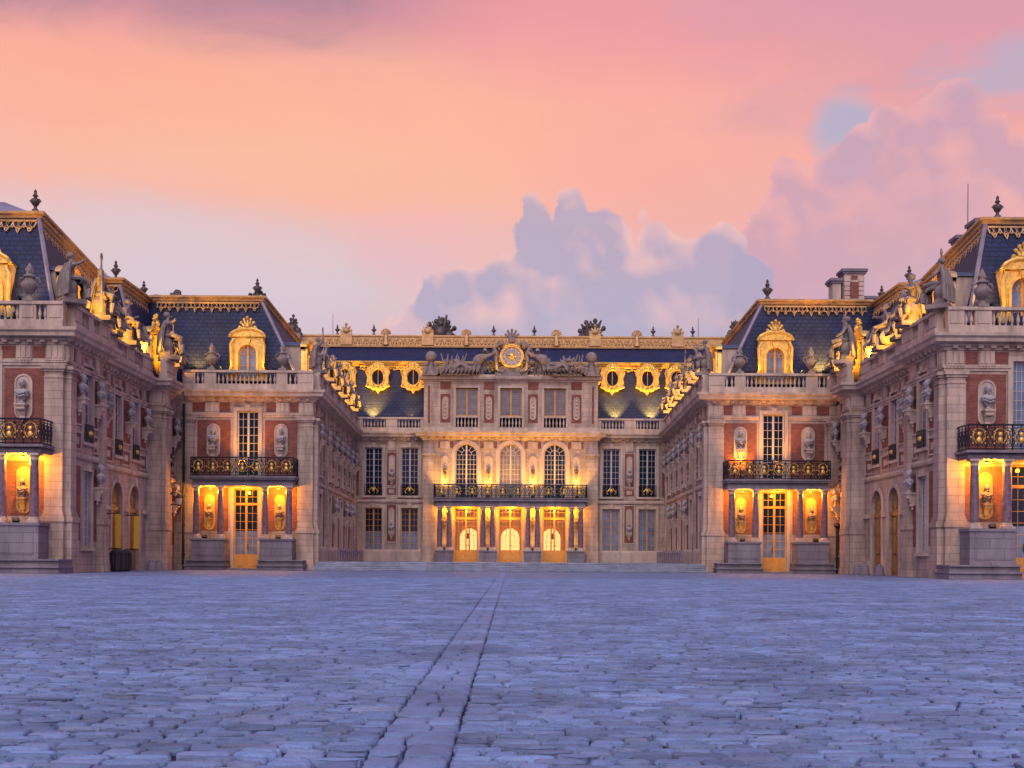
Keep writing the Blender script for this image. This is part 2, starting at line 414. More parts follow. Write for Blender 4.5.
def wall(mb, fr, z0, z1, ops, u0=0.0, u1=None, dep=0.38):
    """wall face with real openings and reveals. ops: (u0,u1,z0,z1,arched)"""
    u1 = fr.L if u1 is None else u1
    us = sorted({u0, u1} | {x for o in ops for x in (o[0], o[1])}); zs = sorted({z0, z1} | {x for o in ops for x in (o[2], o[3])})
    for i in range(len(us) - 1):
        for j in range(len(zs) - 1):
            uc = (us[i] + us[i + 1]) / 2; zc = (zs[j] + zs[j + 1]) / 2
            if any(o[0] < uc < o[1] and o[2] < zc < o[3] for o in ops): continue
            mb.add([fr.p(us[i], 0, zs[j]), fr.p(us[i + 1], 0, zs[j]), fr.p(us[i + 1], 0, zs[j + 1]), fr.p(us[i], 0, zs[j + 1])], [(0, 1, 2, 3)])
    for a, b, c, d, arch in ops:
        if arch:
            r = (b - a) / 2; sp_ = d - r; pts = arc_pts((a + b) / 2, sp_, r, 0, PI, 12)
            out = [(b, c)] + pts + [(a, c)]
            k = len(pts) // 2
            for half, cor in ((pts[:k + 1], (b, d)), (pts[k:], (a, d))):
                for i in range(len(half) - 1):
                    mb.add([fr.p(cor[0], 0, cor[1]), fr.p(half[i][0], 0, half[i][1]), fr.p(half[i + 1][0], 0, half[i + 1][1])], [(0, 1, 2)])
        else: out = [(b, c), (b, d), (a, d), (a, c)]
        for i in range(len(out) - 1):
            p, q = out[i], out[i + 1]
            mb.add([fr.p(p[0], 0, p[1]), fr.p(q[0], 0, q[1]), fr.p(q[0], -dep, q[1]), fr.p(p[0], -dep, p[1])], [(0, 1, 2, 3)])
        mb.add([fr.p(a, 0, c), fr.p(b, 0, c), fr.p(b, -dep, c), fr.p(a, -dep, c)], [(0, 1, 2, 3)])

def surround(mb, fr, o, w=0.2, d=0.07, sill=True, key=True):
    a, b, c, e, arch = o
    root = None
    if not isinstance(mb, MB): root, mb = mb, MB()
    if arch:
        r = (b - a) / 2; s_ = e - r; uc = (a + b) / 2
        for x0, x1 in ((a - w, a - .003), (b + .003, b + w)): fr.box(mb, x0, x1, -0.02, d, c, s_)
        A = arc_pts(uc, s_, r + .003, 0, PI, 14); B = arc_pts(uc, s_, r + w, 0, PI, 14)
        for i in range(14): mb.plate([A[i], A[i + 1], B[i + 1], B[i]], fr, -0.02, d)
        if key: mb.plate([(uc - .13, e - .03), (uc + .13, e - .03), (uc + .22, e + w + .22), (uc - .22, e + w + .22)], fr, 0, d + .12)
    else:
        for x0, x1 in ((a - w, a - .003), (b + .003, b + w)): fr.box(mb, x0, x1, -0.02, d, c, e + .003)
        fr.box(mb, a - w, b + w, -0.02, d + .004, e + .003, e + w)
        if key: mb.plate([((a + b) / 2 - .12, e + .01), ((a + b) / 2 + .12, e + .01), ((a + b) / 2 + .2, e + w + .18), ((a + b) / 2 - .2, e + w + .18)], fr, 0, d + .1)
    if sill: fr.box(mb, a - w - .06, b + w + .06, -0.02, d + .1, c - .16, c)
    if root: build('window_surround' if c > .7 else 'door_surround', mb, TRIM, root)

def window(fr, o, parent, name='window', fm=None, gm=None, cols=2, rows=8, solid=0.0, transom=None, dep=0.24, rail=True, pane_name='pane', bars=None):
    """two-leaf casement with glazing bars, glass as a sub-part"""
    fm = fm or WFRAME; gm = gm or GLASS
    a, b, c, e, arch = o
    mb = MB(); uc = (a + b) / 2; r = (b - a) / 2; top = e - r if arch else e
    D0, D1 = -dep, -dep + .09
    fr.box(mb, a, a + .09, D0, D1, c, top); fr.box(mb, b - .09, b, D0, D1, c, top)
    fr.box(mb, uc - .07, uc + .07, D0 + .01, D1 + .025, c + .02, (e if arch else top) - .02)
    fr.box(mb, a, b, D0 + .003, D1 + .003, c, c + max(.1, solid))
    if solid > .3:
        for s_ in (-1, 1):
            m0, m1 = sorted((uc + s_ * .15, uc + s_ * (r - .15)))
            fr.box(mb, m0, m1, D1, D1 + .03, c + .2, c + solid - .14)
    if not arch: fr.box(mb, a, b, D0 + .003, D1 + .003, top - .1, top)
    zb = c + max(.1, solid)
    n = rows; hz = [zb + (top - zb) * i / n for i in range(1, n)]
    if arch: hz.append(top)
    for z in hz: fr.box(mb, a + .05, b - .05, D0 + .015, D1 - .02, z - .014, z + .014)
    if transom: fr.box(mb, a + .02, b - .02, D0 + .005, D1 + .02, transom - .08, transom + .08)
    for s_ in (-1, 1):
        for k in range(1, cols):
            u = uc + s_ * r * k / cols
            fr.box(mb, u - .014, u + .014, D0 + .017, D1 - .022, zb, top)
        u = uc + s_ * .1
    if arch:
        A = arc_pts(uc, top, r, 0, PI, 14); B = arc_pts(uc, top, r - .09, 0, PI, 14)
        for i in range(14): mb.plate([A[i], A[i + 1], B[i + 1], B[i]], fr, D0, D1)
        A = arc_pts(uc, top, r * .45 + .02, 0, PI, 10); B = arc_pts(uc, top, r * .45 - .02, 0, PI, 10)
        for i in range(10): mb.plate([A[i], A[i + 1], B[i + 1], B[i]], fr, D0 + .02, D1 - .02)
        for q in (PI / 6, PI / 3, 2 * PI / 3, 5 * PI / 6):
            c1, s1 = math.cos(q), math.sin(q)
            mb.plate([(uc + r * .45 * c1 - .018 * s1, top + r * .45 * s1 + .018 * c1), (uc + r * .95 * c1 - .018 * s1, top + r * .95 * s1 + .018 * c1),
                      (uc + r * .95 * c1 + .018 * s1, top + r * .95 * s1 - .018 * c1), (uc + r * .45 * c1 + .018 * s1, top + r * .45 * s1 - .018 * c1)], fr, D0 + .02, D1 - .025)
    w = build(name, mb, fm, parent)
    g = MB()
    out = [(a + .02, zb - .02), (b - .02, zb - .02)] + (arc_pts(uc, top, r - .02, 0, PI, 14) if arch else [(b - .02, top - .02), (a + .02, top - .02)])
    g.plate(out, fr, D0 + .035, D0 + .045)
    build(pane_name, g, gm, w)
    return w

BAL = [(.055, 0), (.055, .06), (.035, .1), (.08, .26), (.075, .34), (.035, .56), (.03, .62), (.055, .68), (.055, .74)]
def balus_run(mb, fr, u0, u1, z0, h, d=0.0, step=0.30, r=1.15):
    n = max(1, int(round((u1 - u0) / step)))
    for i in range(n):
        p = fr.p(u0 + (i + .5) * (u1 - u0) / n, d, z0)
        mb.lathe(p, [(a * r, z * h / .74) for a, z in BAL], 8, cap=False)

def balustrade(root, fr, segs, zb, zt, d=0.15, w=0.2, u0=0.0, u1=None):
    """segs: (u0,u1) open runs; everything else is solid dado"""
    mb = MB()
    u1 = fr.L if u1 is None else u1
    hb = .38
    fr.box(mb, u0, u1, d - w - .06, d + w + .06, zb, zb + hb)
    fr.box(mb, u0, u1, d - w - .03, d + w + .05, zt - .16, zt)
    cur = u0
    for a, b in segs + [(u1, u1)]:
        if a > cur + .02: fr.box(mb, cur + .0, a, d - w + .02, d + w - .02, zb + hb, zt - .16)
        if a > cur + .8: fr.box(mb, cur + .12, a - .12, d + w - .05, d + w + .02, zb + hb + .12, zt - .28)
        cur = max(cur, b)
    for a, b in segs: balus_run(mb, fr, a, b, zb + hb, zt - .16 - zb - hb, d)
    return build('balustrade', mb, TRIM, root)

def pilaster(root, fr, u0, u1, z0, zp, zt, d=0.28, ped=0.16):
    """pedestal to zp, shaft, moulded capital up to zt"""
    mb = MB()
    fr.box(mb, u0 - ped, u1 + ped, -0.05, d + ped, z0, z0 + .5)
    fr.box(mb, u0 - ped * .6, u1 + ped * .6, -0.05, d + ped * .6, z0 + .5, zp - .25)
    fr.box(mb, u0 - ped, u1 + ped, -0.05, d + ped, zp - .25, zp)
    fr.box(mb, u0 - .08, u1 + .08, -0.05, d + .08, zp, zp + .16)
    fr.box(mb, u0 - .04, u1 + .04, -0.05, d + .04, zp + .16, zp + .3)
    fr.box(mb, u0, u1, -0.05, d, zp + .3, zt - .62)
    fr.box(mb, u0 - .04, u1 + .04, -0.05, d + .04, zt - .62, zt - .54)
    fr.box(mb, u0 + .01, u1 - .01, -0.05, d - .01, zt - .54, zt - .3)
    fr.box(mb, u0 - .07, u1 + .07, -0.05, d + .07, zt - .3, zt - .18)
    fr.box(mb, u0 - .15, u1 + .15, -0.05, d + .15, zt - .18, zt)
    return build('pilaster', mb, STONE, root)

CORN = [(0.0, 11.60), (.10, 11.60), (.12, 11.74), (.30, 11.80), (.34, 11.92), (.66, 11.95), (.70, 12.12), (.82, 12.22), (.84, 12.38), (0.0, 12.42), (-.3, 12.42), (-.3, 11.60)]
ARCHI = [(0.0, 10.55), (.06, 10.55), (.07, 10.68), (.12, 10.69), (.13, 10.80), (.05, 10.83), (-.1, 10.83), (-.1, 10.55)]
STRING = [(0.0, 5.98), (.10, 5.98), (.14, 6.10), (.14, 6.20), (.05, 6.27), (-.1, 6.27), (-.1, 5.98)]
BASE = [(0.0, 0.0), (.22, 0.0), (.22, 1.0), (.16, 1.12), (.10, 1.2), (-.1, 1.2), (-.1, 0.0)]
def dentils(mb, fr, u0, u1, z=11.66, step=0.62, size=(.26, .26), d=0.34, up=.3):
    n = max(1, int((u1 - u0) / step))
    for i in range(n):
        u = u0 + (i + .5) * (u1 - u0) / n
        fr.box(mb, u - .13, u + .13, .05, d, z + .14 - .12, z + .27)
def triglyph(mb, fr, u0, u1, z0=10.86, z1=11.58, d=0.09):
    fr.box(mb, u0, u1, -.02, d, z0, z1)
    w = (u1 - u0); k = 3
    for i in range(k):
        a = u0 + w * (i + .14) / k; b = u0 + w * (i + .86) / k
        fr.box(mb, a, b, d, d + .05, z0 + .06, z1 - .05)
    fr.box(mb, u0 - .02, u1 + .02, -.02, d + .08, z0 - .07, z0)
    for i in range(5):
        a = u0 + w * (i + .3) / 5; fr.box(mb, a, a + w * .09, .1, d + .06, z0 - .17, z0 - .07)
def panel(root, fr, u0, u1, z0, z1, d=.022):
    m = MB(); fr.box(m, u0, u1, -.02, d, z0, z1); return build('brick_panel', m, BRICK, root)
def framing(mb, fr, u0, u1, z0, z1, w=.1, d=.06):
    fr.box(mb, u0 - w, u0, -.01, d, z0 - w, z1 + w); fr.box(mb, u1, u1 + w, -.01, d, z0 - w, z1 + w)
    fr.box(mb, u0, u1, -.01, d - .003, z0 - w, z0); fr.box(mb, u0, u1, -.01, d - .003, z1, z1 + w)
def stadium(uc, z0, z1, r, n=8):
    return arc_pts(uc, z1 - r, r, 0, PI, n) + arc_pts(uc, z0 + r, r, PI, 2 * PI, n)
def oval_plate(root, fr, uc, z0, z1, r, d=.06, m=None):
    mb = MB()
    mb.plate(stadium(uc, z0, z1, r), fr, -.01, d)
    O = stadium(uc, z0, z1, r); I = stadium(uc, z0 + .09, z1 - .09, r - .09); n = len(O)
    for i in range(n):
        j = (i + 1) % n; mb.plate([O[i], O[j], I[j], I[i]], fr, d - .01, d + .05)
    return build('niche_plate', mb, m or TRIM, root)

def railing(fr, u0, u1, z0, h, parent, d=0.0, gold_every=1.0, returns=0.0, name='railing'):
    mb = MB(); G_ = []; z1 = z0 + h
    def run(P, L, gold):
        mb.tube([P(0, z0 + .06), P(L, z0 + .06)], .03, 4); mb.tube([P(0, z1), P(L, z1)], .045, 4); mb.tube([P(0, z1 - .16), P(L, z1 - .16)], .02, 4)
        mb.tube([P(0, z0 + .2), P(L, z0 + .2)], .02, 4)
        n = max(1, int(L / .42))
        for i in range(n + 1):
            u = L * i / n; mb.tube([P(u, z0), P(u, z1)], .026 if i % 3 else .04, 4)
        for i in range(n):
            a, b = L * i / n, L * (i + 1) / n; m = (a + b) / 2; w = (b - a) / 2 * .85; zm = (z0 + z1) / 2
            pts = [(m + w * math.sin(t * 2 * PI) * (.95 - .3 * t), zm + (h * .30) * math.cos(t * 2 * PI)) for t in [k / 9 for k in range(10)]]
            mb.tube([P(u, z) for u, z in pts], .022, 4)
            mb.tube([P(a + .03, z0 + .22), P(m, zm), P(a + .03, z1 - .18)], .02, 4); mb.tube([P(b - .03, z0 + .22), P(m, zm), P(b - .03, z1 - .18)], .02, 4)
        if gold:
            n = max(1, int(round(L / gold_every)))
            for i in range(n):
                m = L * (i + .5) / n; zm = (z0 + z1) / 2; g = MB(); G_.append(g)
                c = P(m, zm); g.ball((c[0], c[1], zm - .12), .13, .06, .16); g.ball((c[0], c[1], zm + .16), .11, .06, .12)
                for s_ in (-1, 1):
                    for k in range(3):
                        rr = .26 + .05 * k; q0 = -1.2 + k * .9
                        pts = [(m + s_ * (rr * math.cos(q0 + t * 1.1)), zm + rr * 1.25 * math.sin(q0 + t * 1.1)) for t in (0, .33, .66, 1)]
                        g.tube([P(u, z) for u, z in pts], .03, 4)
                    e = P(m + s_ * .42, zm); g.ball((e[0], e[1], zm), .05)
                    e = P(m + s_ * .3, zm); g.ball((e[0], e[1], zm + .28), .045); g.ball((e[0], e[1], zm - .3), .045)
    run(lambda u, z: fr.p(u0 + u, d, z), u1 - u0, True)
    if returns:
        run(lambda u, z: fr.p(u0, d - u, z), returns, False); run(lambda u, z: fr.p(u1, d - u, z), returns, False)
    o = build(name, mb, IRON, parent)
    for g in G_: build('gilt_ornament', g, GOLD, o, True)
    return o

def loft(mb, bot, top, cap=True):
    n = len(bot); mb.add(list(bot) + list(top), [(i, (i + 1) % n, n + (i + 1) % n, n + i) for i in range(n)] + ([tuple(range(n, 2 * n))] if cap else []))

def lambrequin(mb, p, q, down, per=.62, h=.62, r=.045):
    """pierced gilt fringe hanging along the edge p->q; down = unit vector down the slope"""
    p, q, down = Vector(p), Vector(q), Vector(down).normalized(); L = (q - p).length; t = (q - p) / L; n = max(1, int(round(L / per)))
    nrm = t.cross(down).normalized()
    if nrm.y > 0: nrm = -nrm
    w = L / n
    for i in range(n):
        o = p + t * w * i + nrm * .06
        P = lambda a, b: tuple(o + t * (a * w) + down * (b * h))
        mb.tube([P(0, .1), P(.12, .45), P(.32, .55), P(.5, .35), P(.68, .55), P(.88, .45), P(1, .1)], r, 4)
        mb.tube([P(.5, .35), P(.38, .15), P(.5, .02), P(.62, .15), P(.5, .35)], r * .8, 4)
        mb.tube([P(.32, .55), P(.42, .78), P(.5, 1.0 if i % 2 == 0 else .85), P(.58, .78), P(.68, .55)], r * .9, 4)
        c = P(.5, .6); mb.ball(c, .075)
        c = P(0, .5); mb.ball(c, .06)
    mb.tube([tuple(p + nrm * .05), tuple(q + nrm * .05)], .07, 5)
TRIMP = [(-.35, -.42), (.02, -.42), (.06, -.30), (.16, -.26), (.20, -.12), (.34, -.06), (.36, .06), (.20, .12), (-.35, .12)]

# ------------------------------------------------------------------ ground, steps, terrace
def ground():
    rng = np.random.default_rng(3)
    base = MB(); base.add([(-400, -60, -.035), (400, -60, -.035), (400, 900, -.035), (-400, 900, -.035)], [(0, 1, 2, 3)])
    struct('ground', base, JOINT)
    Y0, Y1 = 3.2, 52.0
    V = []; F = []; T = []; off = 0
    def stone(x0, x1, y0, y1, tone, dep=0.035):
        nonlocal off
        w = x1 - x0; h = y1 - y0; zt = rng.uniform(-.004, .004); tx = rng.uniform(-.02, .02); ty = rng.uniform(-.035, .035)
        cx = (x0 + x1) / 2; cy = (y0 + y1) / 2
        for k, (ins, z) in enumerate(((0.0, -dep), (0.002, -.008), (.007, -.002), (.022, .0015))):
            jit = .005 if k < 3 else .003
            i2 = min(ins, w * .3, h * .3)
            for sx, sy in ((-1, -1), (0, -1.06), (1, -1), (1.04, 0), (1, 1), (0, 1.06), (-1, 1), (-1.04, 0)):
                a = (w / 2 - i2) * sx; b = (h / 2 - i2) * sy
                if abs(sx) == 1 and abs(sy) == 1: a *= .95; b *= .93
                V.append((cx + a + jits[(off * 7 + len(V)) % 4096] * jit, cy + b + jits[(off * 3 + len(V) * 5) % 4096] * jit, z + zt + a * tx + b * ty))
        for r in range(3):
            for q in range(8): F.append((off + r * 8 + q, off + r * 8 + (q + 1) % 8, off + (r + 1) * 8 + (q + 1) % 8, off + (r + 1) * 8 + q))
        F.append(tuple(off + 24 + q for q in range(8)))
        T.extend([tone] * 32); off += 32
    jits = rng.normal(0, 1, 4096)
    SL, SR = -.58, -.24                                     # the slab strip down the middle
    y = Y0; row = 0
    while y < Y1:
        d = rng.uniform(.08, .13) * (1 + .3 * (y > 22)); half = y * .455 + .6
        for side in (-1, 1):
            lim = (SL - .002) if side < 0 else (SR + .002)
            x = lim; wave = rng.uniform(-.02, .02)
            while abs(x) < half + .4:
                w = rng.uniform(.12, .27) * (1 + .3 * (y > 22)); xa, xb = (x - w, x) if side < 0 else (x, x + w)
                g = .003 + .004 * rng.random(); gx = g + (.004 + .010 * rng.random() if rng.random() < .45 else 0); gy = g + (.007 + .012 * rng.random() if rng.random() < .7 else .002)
                sag = .035 * math.sin(xa * 1.1 + row * .02) + .02 * math.sin(xa * 3.1 + 1.3) + wave * 0
                t = rng.uniform(.70, 1.18); hue = rng.uniform(-.05, .06)
                if rng.random() < .07: hue += .13
                stone(xa + gx, xb - gx, y + gy + sag + rng.uniform(-.005, .005), y + d - gy + sag + rng.uniform(-.005, .005), (t * (1 + hue), t, t * (1 - hue * .7)))
                x = xa if side < 0 else xb
        y += d; row += 1
    y = Y0
    while y < Y1 + 20:
        d = rng.uniform(.14, .34); t = rng.uniform(.92, 1.06)
        xm = (SL + SR) / 2 + rng.uniform(-.06, .06)
        stone(SL + .003 + rng.uniform(0, .006), xm - .004, y + .006, y + d - .006, (t, t, t)); t2 = t * rng.uniform(.9, 1.1); stone(xm + .004, SR - .003 - rng.uniform(0, .006), y + .006, y + d - .006, (t2, t2, t2)); y += d
    me = bpy.data.meshes.new('cobblestones'); V_ = np.array(V, dtype=np.float32)
    me.from_pydata(V, [], F)
    me.polygons.foreach_set('use_smooth', [True] * len(F))
    ca = me.color_attributes.new('stone_tone', 'FLOAT_COLOR', 'POINT')
    ca.data.foreach_set('color', np.concatenate([np.array(T), np.ones((len(T), 1))], axis=1).astype(np.float32).ravel())
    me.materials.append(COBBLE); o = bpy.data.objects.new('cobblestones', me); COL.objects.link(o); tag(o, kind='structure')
    # farther out the setts are a sheet with a procedural joint pattern
    f = MB(); f.add([(-60, Y1, -.006), (60, Y1, -.006), (60, 82.9, -.006), (-60, 82.9, -.006)], [(0, 1, 2, 3)])
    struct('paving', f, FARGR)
ground()
st = MB()
for i in range(5):
    st.box(-13.3, 13.3, 81.07 + i * .42, 83.1, i * .12 + (.002 if i else -.02), (i + 1) * .12 - .04)
    st.box(-13.34, 13.34, 80.97 + i * .42, 83.2 if i < 4 else 83.3, (i + 1) * .12 - .04, (i + 1) * .12)
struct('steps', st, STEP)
tb = MB(); tb.add([(-15, 83.2, .604), (15, 83.2, .604), (15, 110, .604), (-15, 110, .604)], [(0, 1, 2, 3)])
struct('terrace_paving', tb, FARGR)

# ------------------------------------------------------------------ pieces shared by the wings
def column(parent, c, z0, z1, r=.23, name='column'):
    m = MB(); H = z1 - z0
    m.lathe((c[0], c[1], 0), [(r * .98, z0 + .28), (r, z0 + H * .33), (r * .86, z1 - .34)], 16)
    o = build(name, m, REDM, parent, True)
    b = MB(); b.box(c[0] - r * 1.35, c[0] + r * 1.35, c[1] - r * 1.35, c[1] + r * 1.35, z0, z0 + .1)
    b.lathe((c[0], c[1], z0), [(r * 1.3, .1), (r * 1.32, .16), (r * 1.1, .2), (r * 1.18, .25), (r * 1.0, .285)], 16)
    build('column_base', b, TRIM, o)
    t = MB(); t.lathe((c[0], c[1], z1), [(r * .88, -.35), (r * 1.0, -.32), (r * .9, -.28), (r * .9, -.2), (r * 1.2, -.1)], 16)
    t.box(c[0] - r * 1.3, c[0] + r * 1.3, c[1] - r * 1.3, c[1] + r * 1.3, z1 - .1, z1)
    build('capital', t, TRIM, o)
    return o

def lamp(loc, power, color=(1.0, .50, .10), r=.08, parent=None, spot=None, rot=None, blend=.6):
    d = bpy.data.lights.new('lamp_light', 'SPOT' if spot else 'POINT'); d.energy = power; d.color = color; d.shadow_soft_size = r
    if spot: d.spot_size = R(spot); d.spot_blend = blend
    o = bpy.data.objects.new('lamp_light', d); COL.objects.link(o); o.location = loc
    if rot: o.rotation_euler = rot
    if parent: o.parent = parent
    return o
YW = (1.0, .47, .02); OW = (1.0, .37, .02); RW = (1.0, .56, .16); SW = (1.0, .46, .05)
def floodlight(loc, aim, power, label, color=YW, spot=None, size=.16, lit=True):
    """small box floodlight tilted at what it lights"""
    t = thing('floodlight', label, 'floodlight', loc, 0, 'floodlights washing the facades and roofs')
    v = Vector(aim) - Vector(loc); q = v.to_track_quat('-Z', 'Y')
    b = MB(); b.box(-size, size, -size * .7, size * .7, -.02, .16); o = build('housing', b, IRON, t); o.rotation_euler = q.to_euler(); o.location = (0, 0, .14)
    if lit:
        l = MB(); l.box(-size * .8, size * .8, -size * .5, size * .5, -.035, -.022); lo = build('lens', l, LENS, t); lo.rotation_euler = q.to_euler(); lo.location = (0, 0, .14)
    s = MB(); s.box(-.03, .03, -.1, .1, -.02, .1); build('bracket', s, IRON, t)
    k = lamp((0, 0, .14), power, color, .07, t, spot or 120, q.to_euler(), .8)
    k.location = Vector((0, 0, .14)) + v.normalized() * .12
    return t

# busts on scrolled consoles, urns, finials (prototypes, facing -Y in their own space)
def bust_mesh():
    m = MB()
    m.lathe((0, 0, 0), [(.13, 0), (.15, .05), (.09, .1), (.07, .18)], 10)
    m.lathe((0, 0, .12), [(.06, 0), (.13, .05), (.22, .2), (.33, .36), (.34, .43), (.26, .5), (.11, .55), (.085, .6), (.09, .68)], 12, 1.0, .62)
    m.ball((0, -.03, .90), .135, .155, .19, 10, 8); m.ball((0, .05, .97), .15, .13, .15, 8, 6)
    m.ball((0, -.19, .88), .03, .045, .05, 6, 4); m.ball((0, -.17, .80), .05, .03, .02, 6, 4); m.ball((0, -.13, .73), .06, .05, .05, 6, 4)
    for s_ in (-1, 1): m.ball((s_ * .055, -.155, .93), .025, .02, .018, 6, 4); m.ball((s_ * .14, 0, .88), .02, .035, .05, 6, 4)
    m.tube([(-.24, -.12, .55), (-.05, -.24, .42), (.2, -.16, .5), (.26, -.02, .36)], .055, 6); m.tube([(-.22, -.14, .42), (0, -.23, .3), (.18, -.15, .38)], .045, 6)
    return m
def console_mesh():
    m = MB(); m.box(-.25, .25, -.26, .3, -.07, 0); m.box(-.2, .2, -.2, .3, -.14, -.07)
    m.hexa([(-.1, .12, -.62), (.1, .12, -.62), (.1, .3, -.62), (-.1, .3, -.62), (-.17, -.14, -.14), (.17, -.14, -.14), (.17, .3, -.14), (-.17, .3, -.14)])
    m.tube([(-.19, -.1, -.2), (.19, -.1, -.2)], .09, 8); m.tube([(-.12, .1, -.6), (.12, .1, -.6)], .065, 8); m.ball((0, .16, -.74), .06, .06, .09)
    return m
def bust_proto():
    t = thing('bust', '', 'bust'); build('marble_bust', bust_mesh(), MARBLE, t, True); build('console', console_mesh(), TRIM, t); return t
BUST = bust_proto()
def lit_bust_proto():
    t = thing('bust', '', 'bust'); build('dark_bust', bust_mesh(), STATUE, t, True); build('console', console_mesh(), NICHE, t); return t  # silhouette shade against the lit niches is put into the bust's stone colour
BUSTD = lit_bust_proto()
def urn_proto():
    t = thing('urn', '', 'urn'); m = MB()
    m.box(-.26, .26, -.26, .26, 0, .14); m.lathe((0, 0, .14), [(.22, 0), (.12, .1), (.1, .2), (.2, .3), (.36, .55), (.38, .75), (.25, .88), (.2, .98), (.3, 1.05), (.22, 1.15)], 12)
    build('bowl', m, STATUE, t, True)
    m = MB(); m.lathe((0, 0, 1.28), [(.2, 0), (.16, .1), (.2, .25), (.12, .42), (.02, .6)], 8)
    for k in range(5): a = k * 1.257; m.ball((.14 * math.cos(a), .14 * math.sin(a), 1.45 + .05 * (k % 2)), .09, .09, .12, 6, 4)
    build('flame', m, STATUE, t, True)
    for s_ in (-1, 1):
        m = MB(); m.tube([(s_ * .34, 0, .78), (s_ * .52, 0, .9), (s_ * .48, 0, 1.12), (s_ * .28, 0, 1.14)], .045, 6); build('handle', m, STATUE, t, True)
    return t
URN = urn_proto()
def finial_mesh(k=1.0):
    m = MB(); m.lathe((0, 0, 0), [(.2, 0), (.2, .1), (.1, .18), (.09, .3), (.2, .42), (.26, .62), (.22, .72), (.1, .8), (.1, .86), (.17, .92), (.1, 1.0), (.07, 1.1), (.1, 1.16), (.02, 1.3)], 10)
    for s_ in (-1, 1): m.tube([(s_ * .2, 0, .5), (s_ * .33, 0, .62), (s_ * .2, 0, .74)], .04, 5)
    return m
def finial_proto():
    t = thing('roof_finial', '', 'finial'); build('finial_urn', finial_mesh(), BRONZE, t, True)
    m = MB(); m.box(-.24, .24, -.24, .24, -.12, 0); build('finial_base', m, LEAD, t); return t
FINIAL = finial_proto()

# figures: one skinned body each, robes modelled over the legs
def skin_mesh(J, E, rad, levels=1):
    me = bpy.data.meshes.new('tmp'); names = list(J); me.from_pydata([J[n] for n in names], [(names.index(a), names.index(b)) for a, b in E], [])
    o = bpy.data.objects.new('tmp', me); COL.objects.link(o)
    o.modifiers.new('s', 'SKIN'); ss = o.modifiers.new('u', 'SUBSURF'); ss.levels = levels; ss.render_levels = levels
    for i, n in enumerate(names):
        sv = me.skin_vertices[0].data[i]; r = rad[n]; sv.radius = r if hasattr(r, '__len__') else (r, r); sv.use_root = (n == 'pelvis')
    dg = bpy.context.evaluated_depsgraph_get(); e = o.evaluated_get(dg).to_mesh()
    m = MB(); m.add([tuple(v.co) for v in e.vertices], [tuple(p.vertices) for p in e.polygons])
    o.evaluated_get(dg).to_mesh_clear(); bpy.data.objects.remove(o); bpy.data.meshes.remove(me)
    return m
def figure(kind):
    J = {'pelvis': (0, .02, .60), 'waist': (0, .04, .82), 'chest': (0, .02, 1.05), 'neck': (0, 0, 1.25), 'head': (0, -.03, 1.40), 'crown': (0, -.03, 1.52)}
    rad = {'pelvis': (.17, .15), 'waist': (.13, .11), 'chest': (.17, .13), 'neck': .06, 'head': .10, 'crown': .07}
    E = [('pelvis', 'waist'), ('waist', 'chest'), ('chest', 'neck'), ('neck', 'head'), ('head', 'crown')]
    arms = {'raise': ((-.42, -.05, 1.18), (-.50, -.16, 1.52), (.40, -.08, .92), (.34, -.34, .78)),
            'rest': ((-.38, -.02, .90), (-.30, -.34, .74), (.42, .0, .92), (.50, -.26, 1.02)),
            'lean': ((-.36, .05, .88), (-.46, .02, .62), (.40, -.14, 1.0), (.22, -.36, 1.16)),
            'point': ((-.42, -.10, 1.12), (-.70, -.22, 1.22), (.34, .0, .88), (.30, -.28, .70))}[kind]
    for s_, nm, el_, ha in ((-1, 'l', arms[0], arms[1]), (1, 'r', arms[2], arms[3])):
        J['sh' + nm] = (s_ * .21, .02, 1.14); J['el' + nm] = el_; J['ha' + nm] = ha
        rad['sh' + nm] = .085; rad['el' + nm] = .06; rad['ha' + nm] = .05
        E += [('chest', 'sh' + nm), ('sh' + nm, 'el' + nm), ('el' + nm, 'ha' + nm)]
        sp_ = .16 if s_ < 0 else .20
        J['kn' + nm] = (s_ * sp_, -.42, .62 - (.1 if nm == 'r' and kind in ('lean', 'raise') else 0)); J['an' + nm] = (s_ * sp_ * 1.1, -.46 - (.18 if nm == 'r' else 0), .14); J['to' + nm] = (s_ * sp_ * 1.2, -.64 - (.18 if nm == 'r' else 0), .06)
        J['hi' + nm] = (s_ * .13, -.05, .58); rad['hi' + nm] = .13; rad['kn' + nm] = .10; rad['an' + nm] = .065; rad['to' + nm] = .045
        E += [('pelvis', 'hi' + nm), ('hi' + nm, 'kn' + nm), ('kn' + nm, 'an' + nm), ('an' + nm, 'to' + nm)]
    m = skin_mesh(J, E, rad)
    m.ball((0, -.14, 1.41), .022, .03, .04, 5, 4)
    m.ball((0, .03, 1.47), .13, .13, .12, 7, 5)
    return m
def robe(seed):
    r = random.Random(seed); m = MB()
    for k in range(9):
        x = -.3 + .6 * k / 8 + r.uniform(-.02, .02); m.tube([(x * .6, .1, .66), (x * .85, -.2, .70), (x, -.44, .62), (x * 1.15, -.5, .34), (x * 1.3, -.5 + r.uniform(-.06, .06), .03)], [.07, .08, .09, .08, .05], 6)
    for k in range(5):
        x = -.2 + .1 * k; m.tube([(x, .1, 1.2), (x * 1.5, .2, .9), (x * 2.1, .26, .5), (x * 2.2, .3, .05)], [.06, .08, .09, .06], 6)
    m.ball((0, .06, .35), .34, .3, .36, 8, 6)
    return m
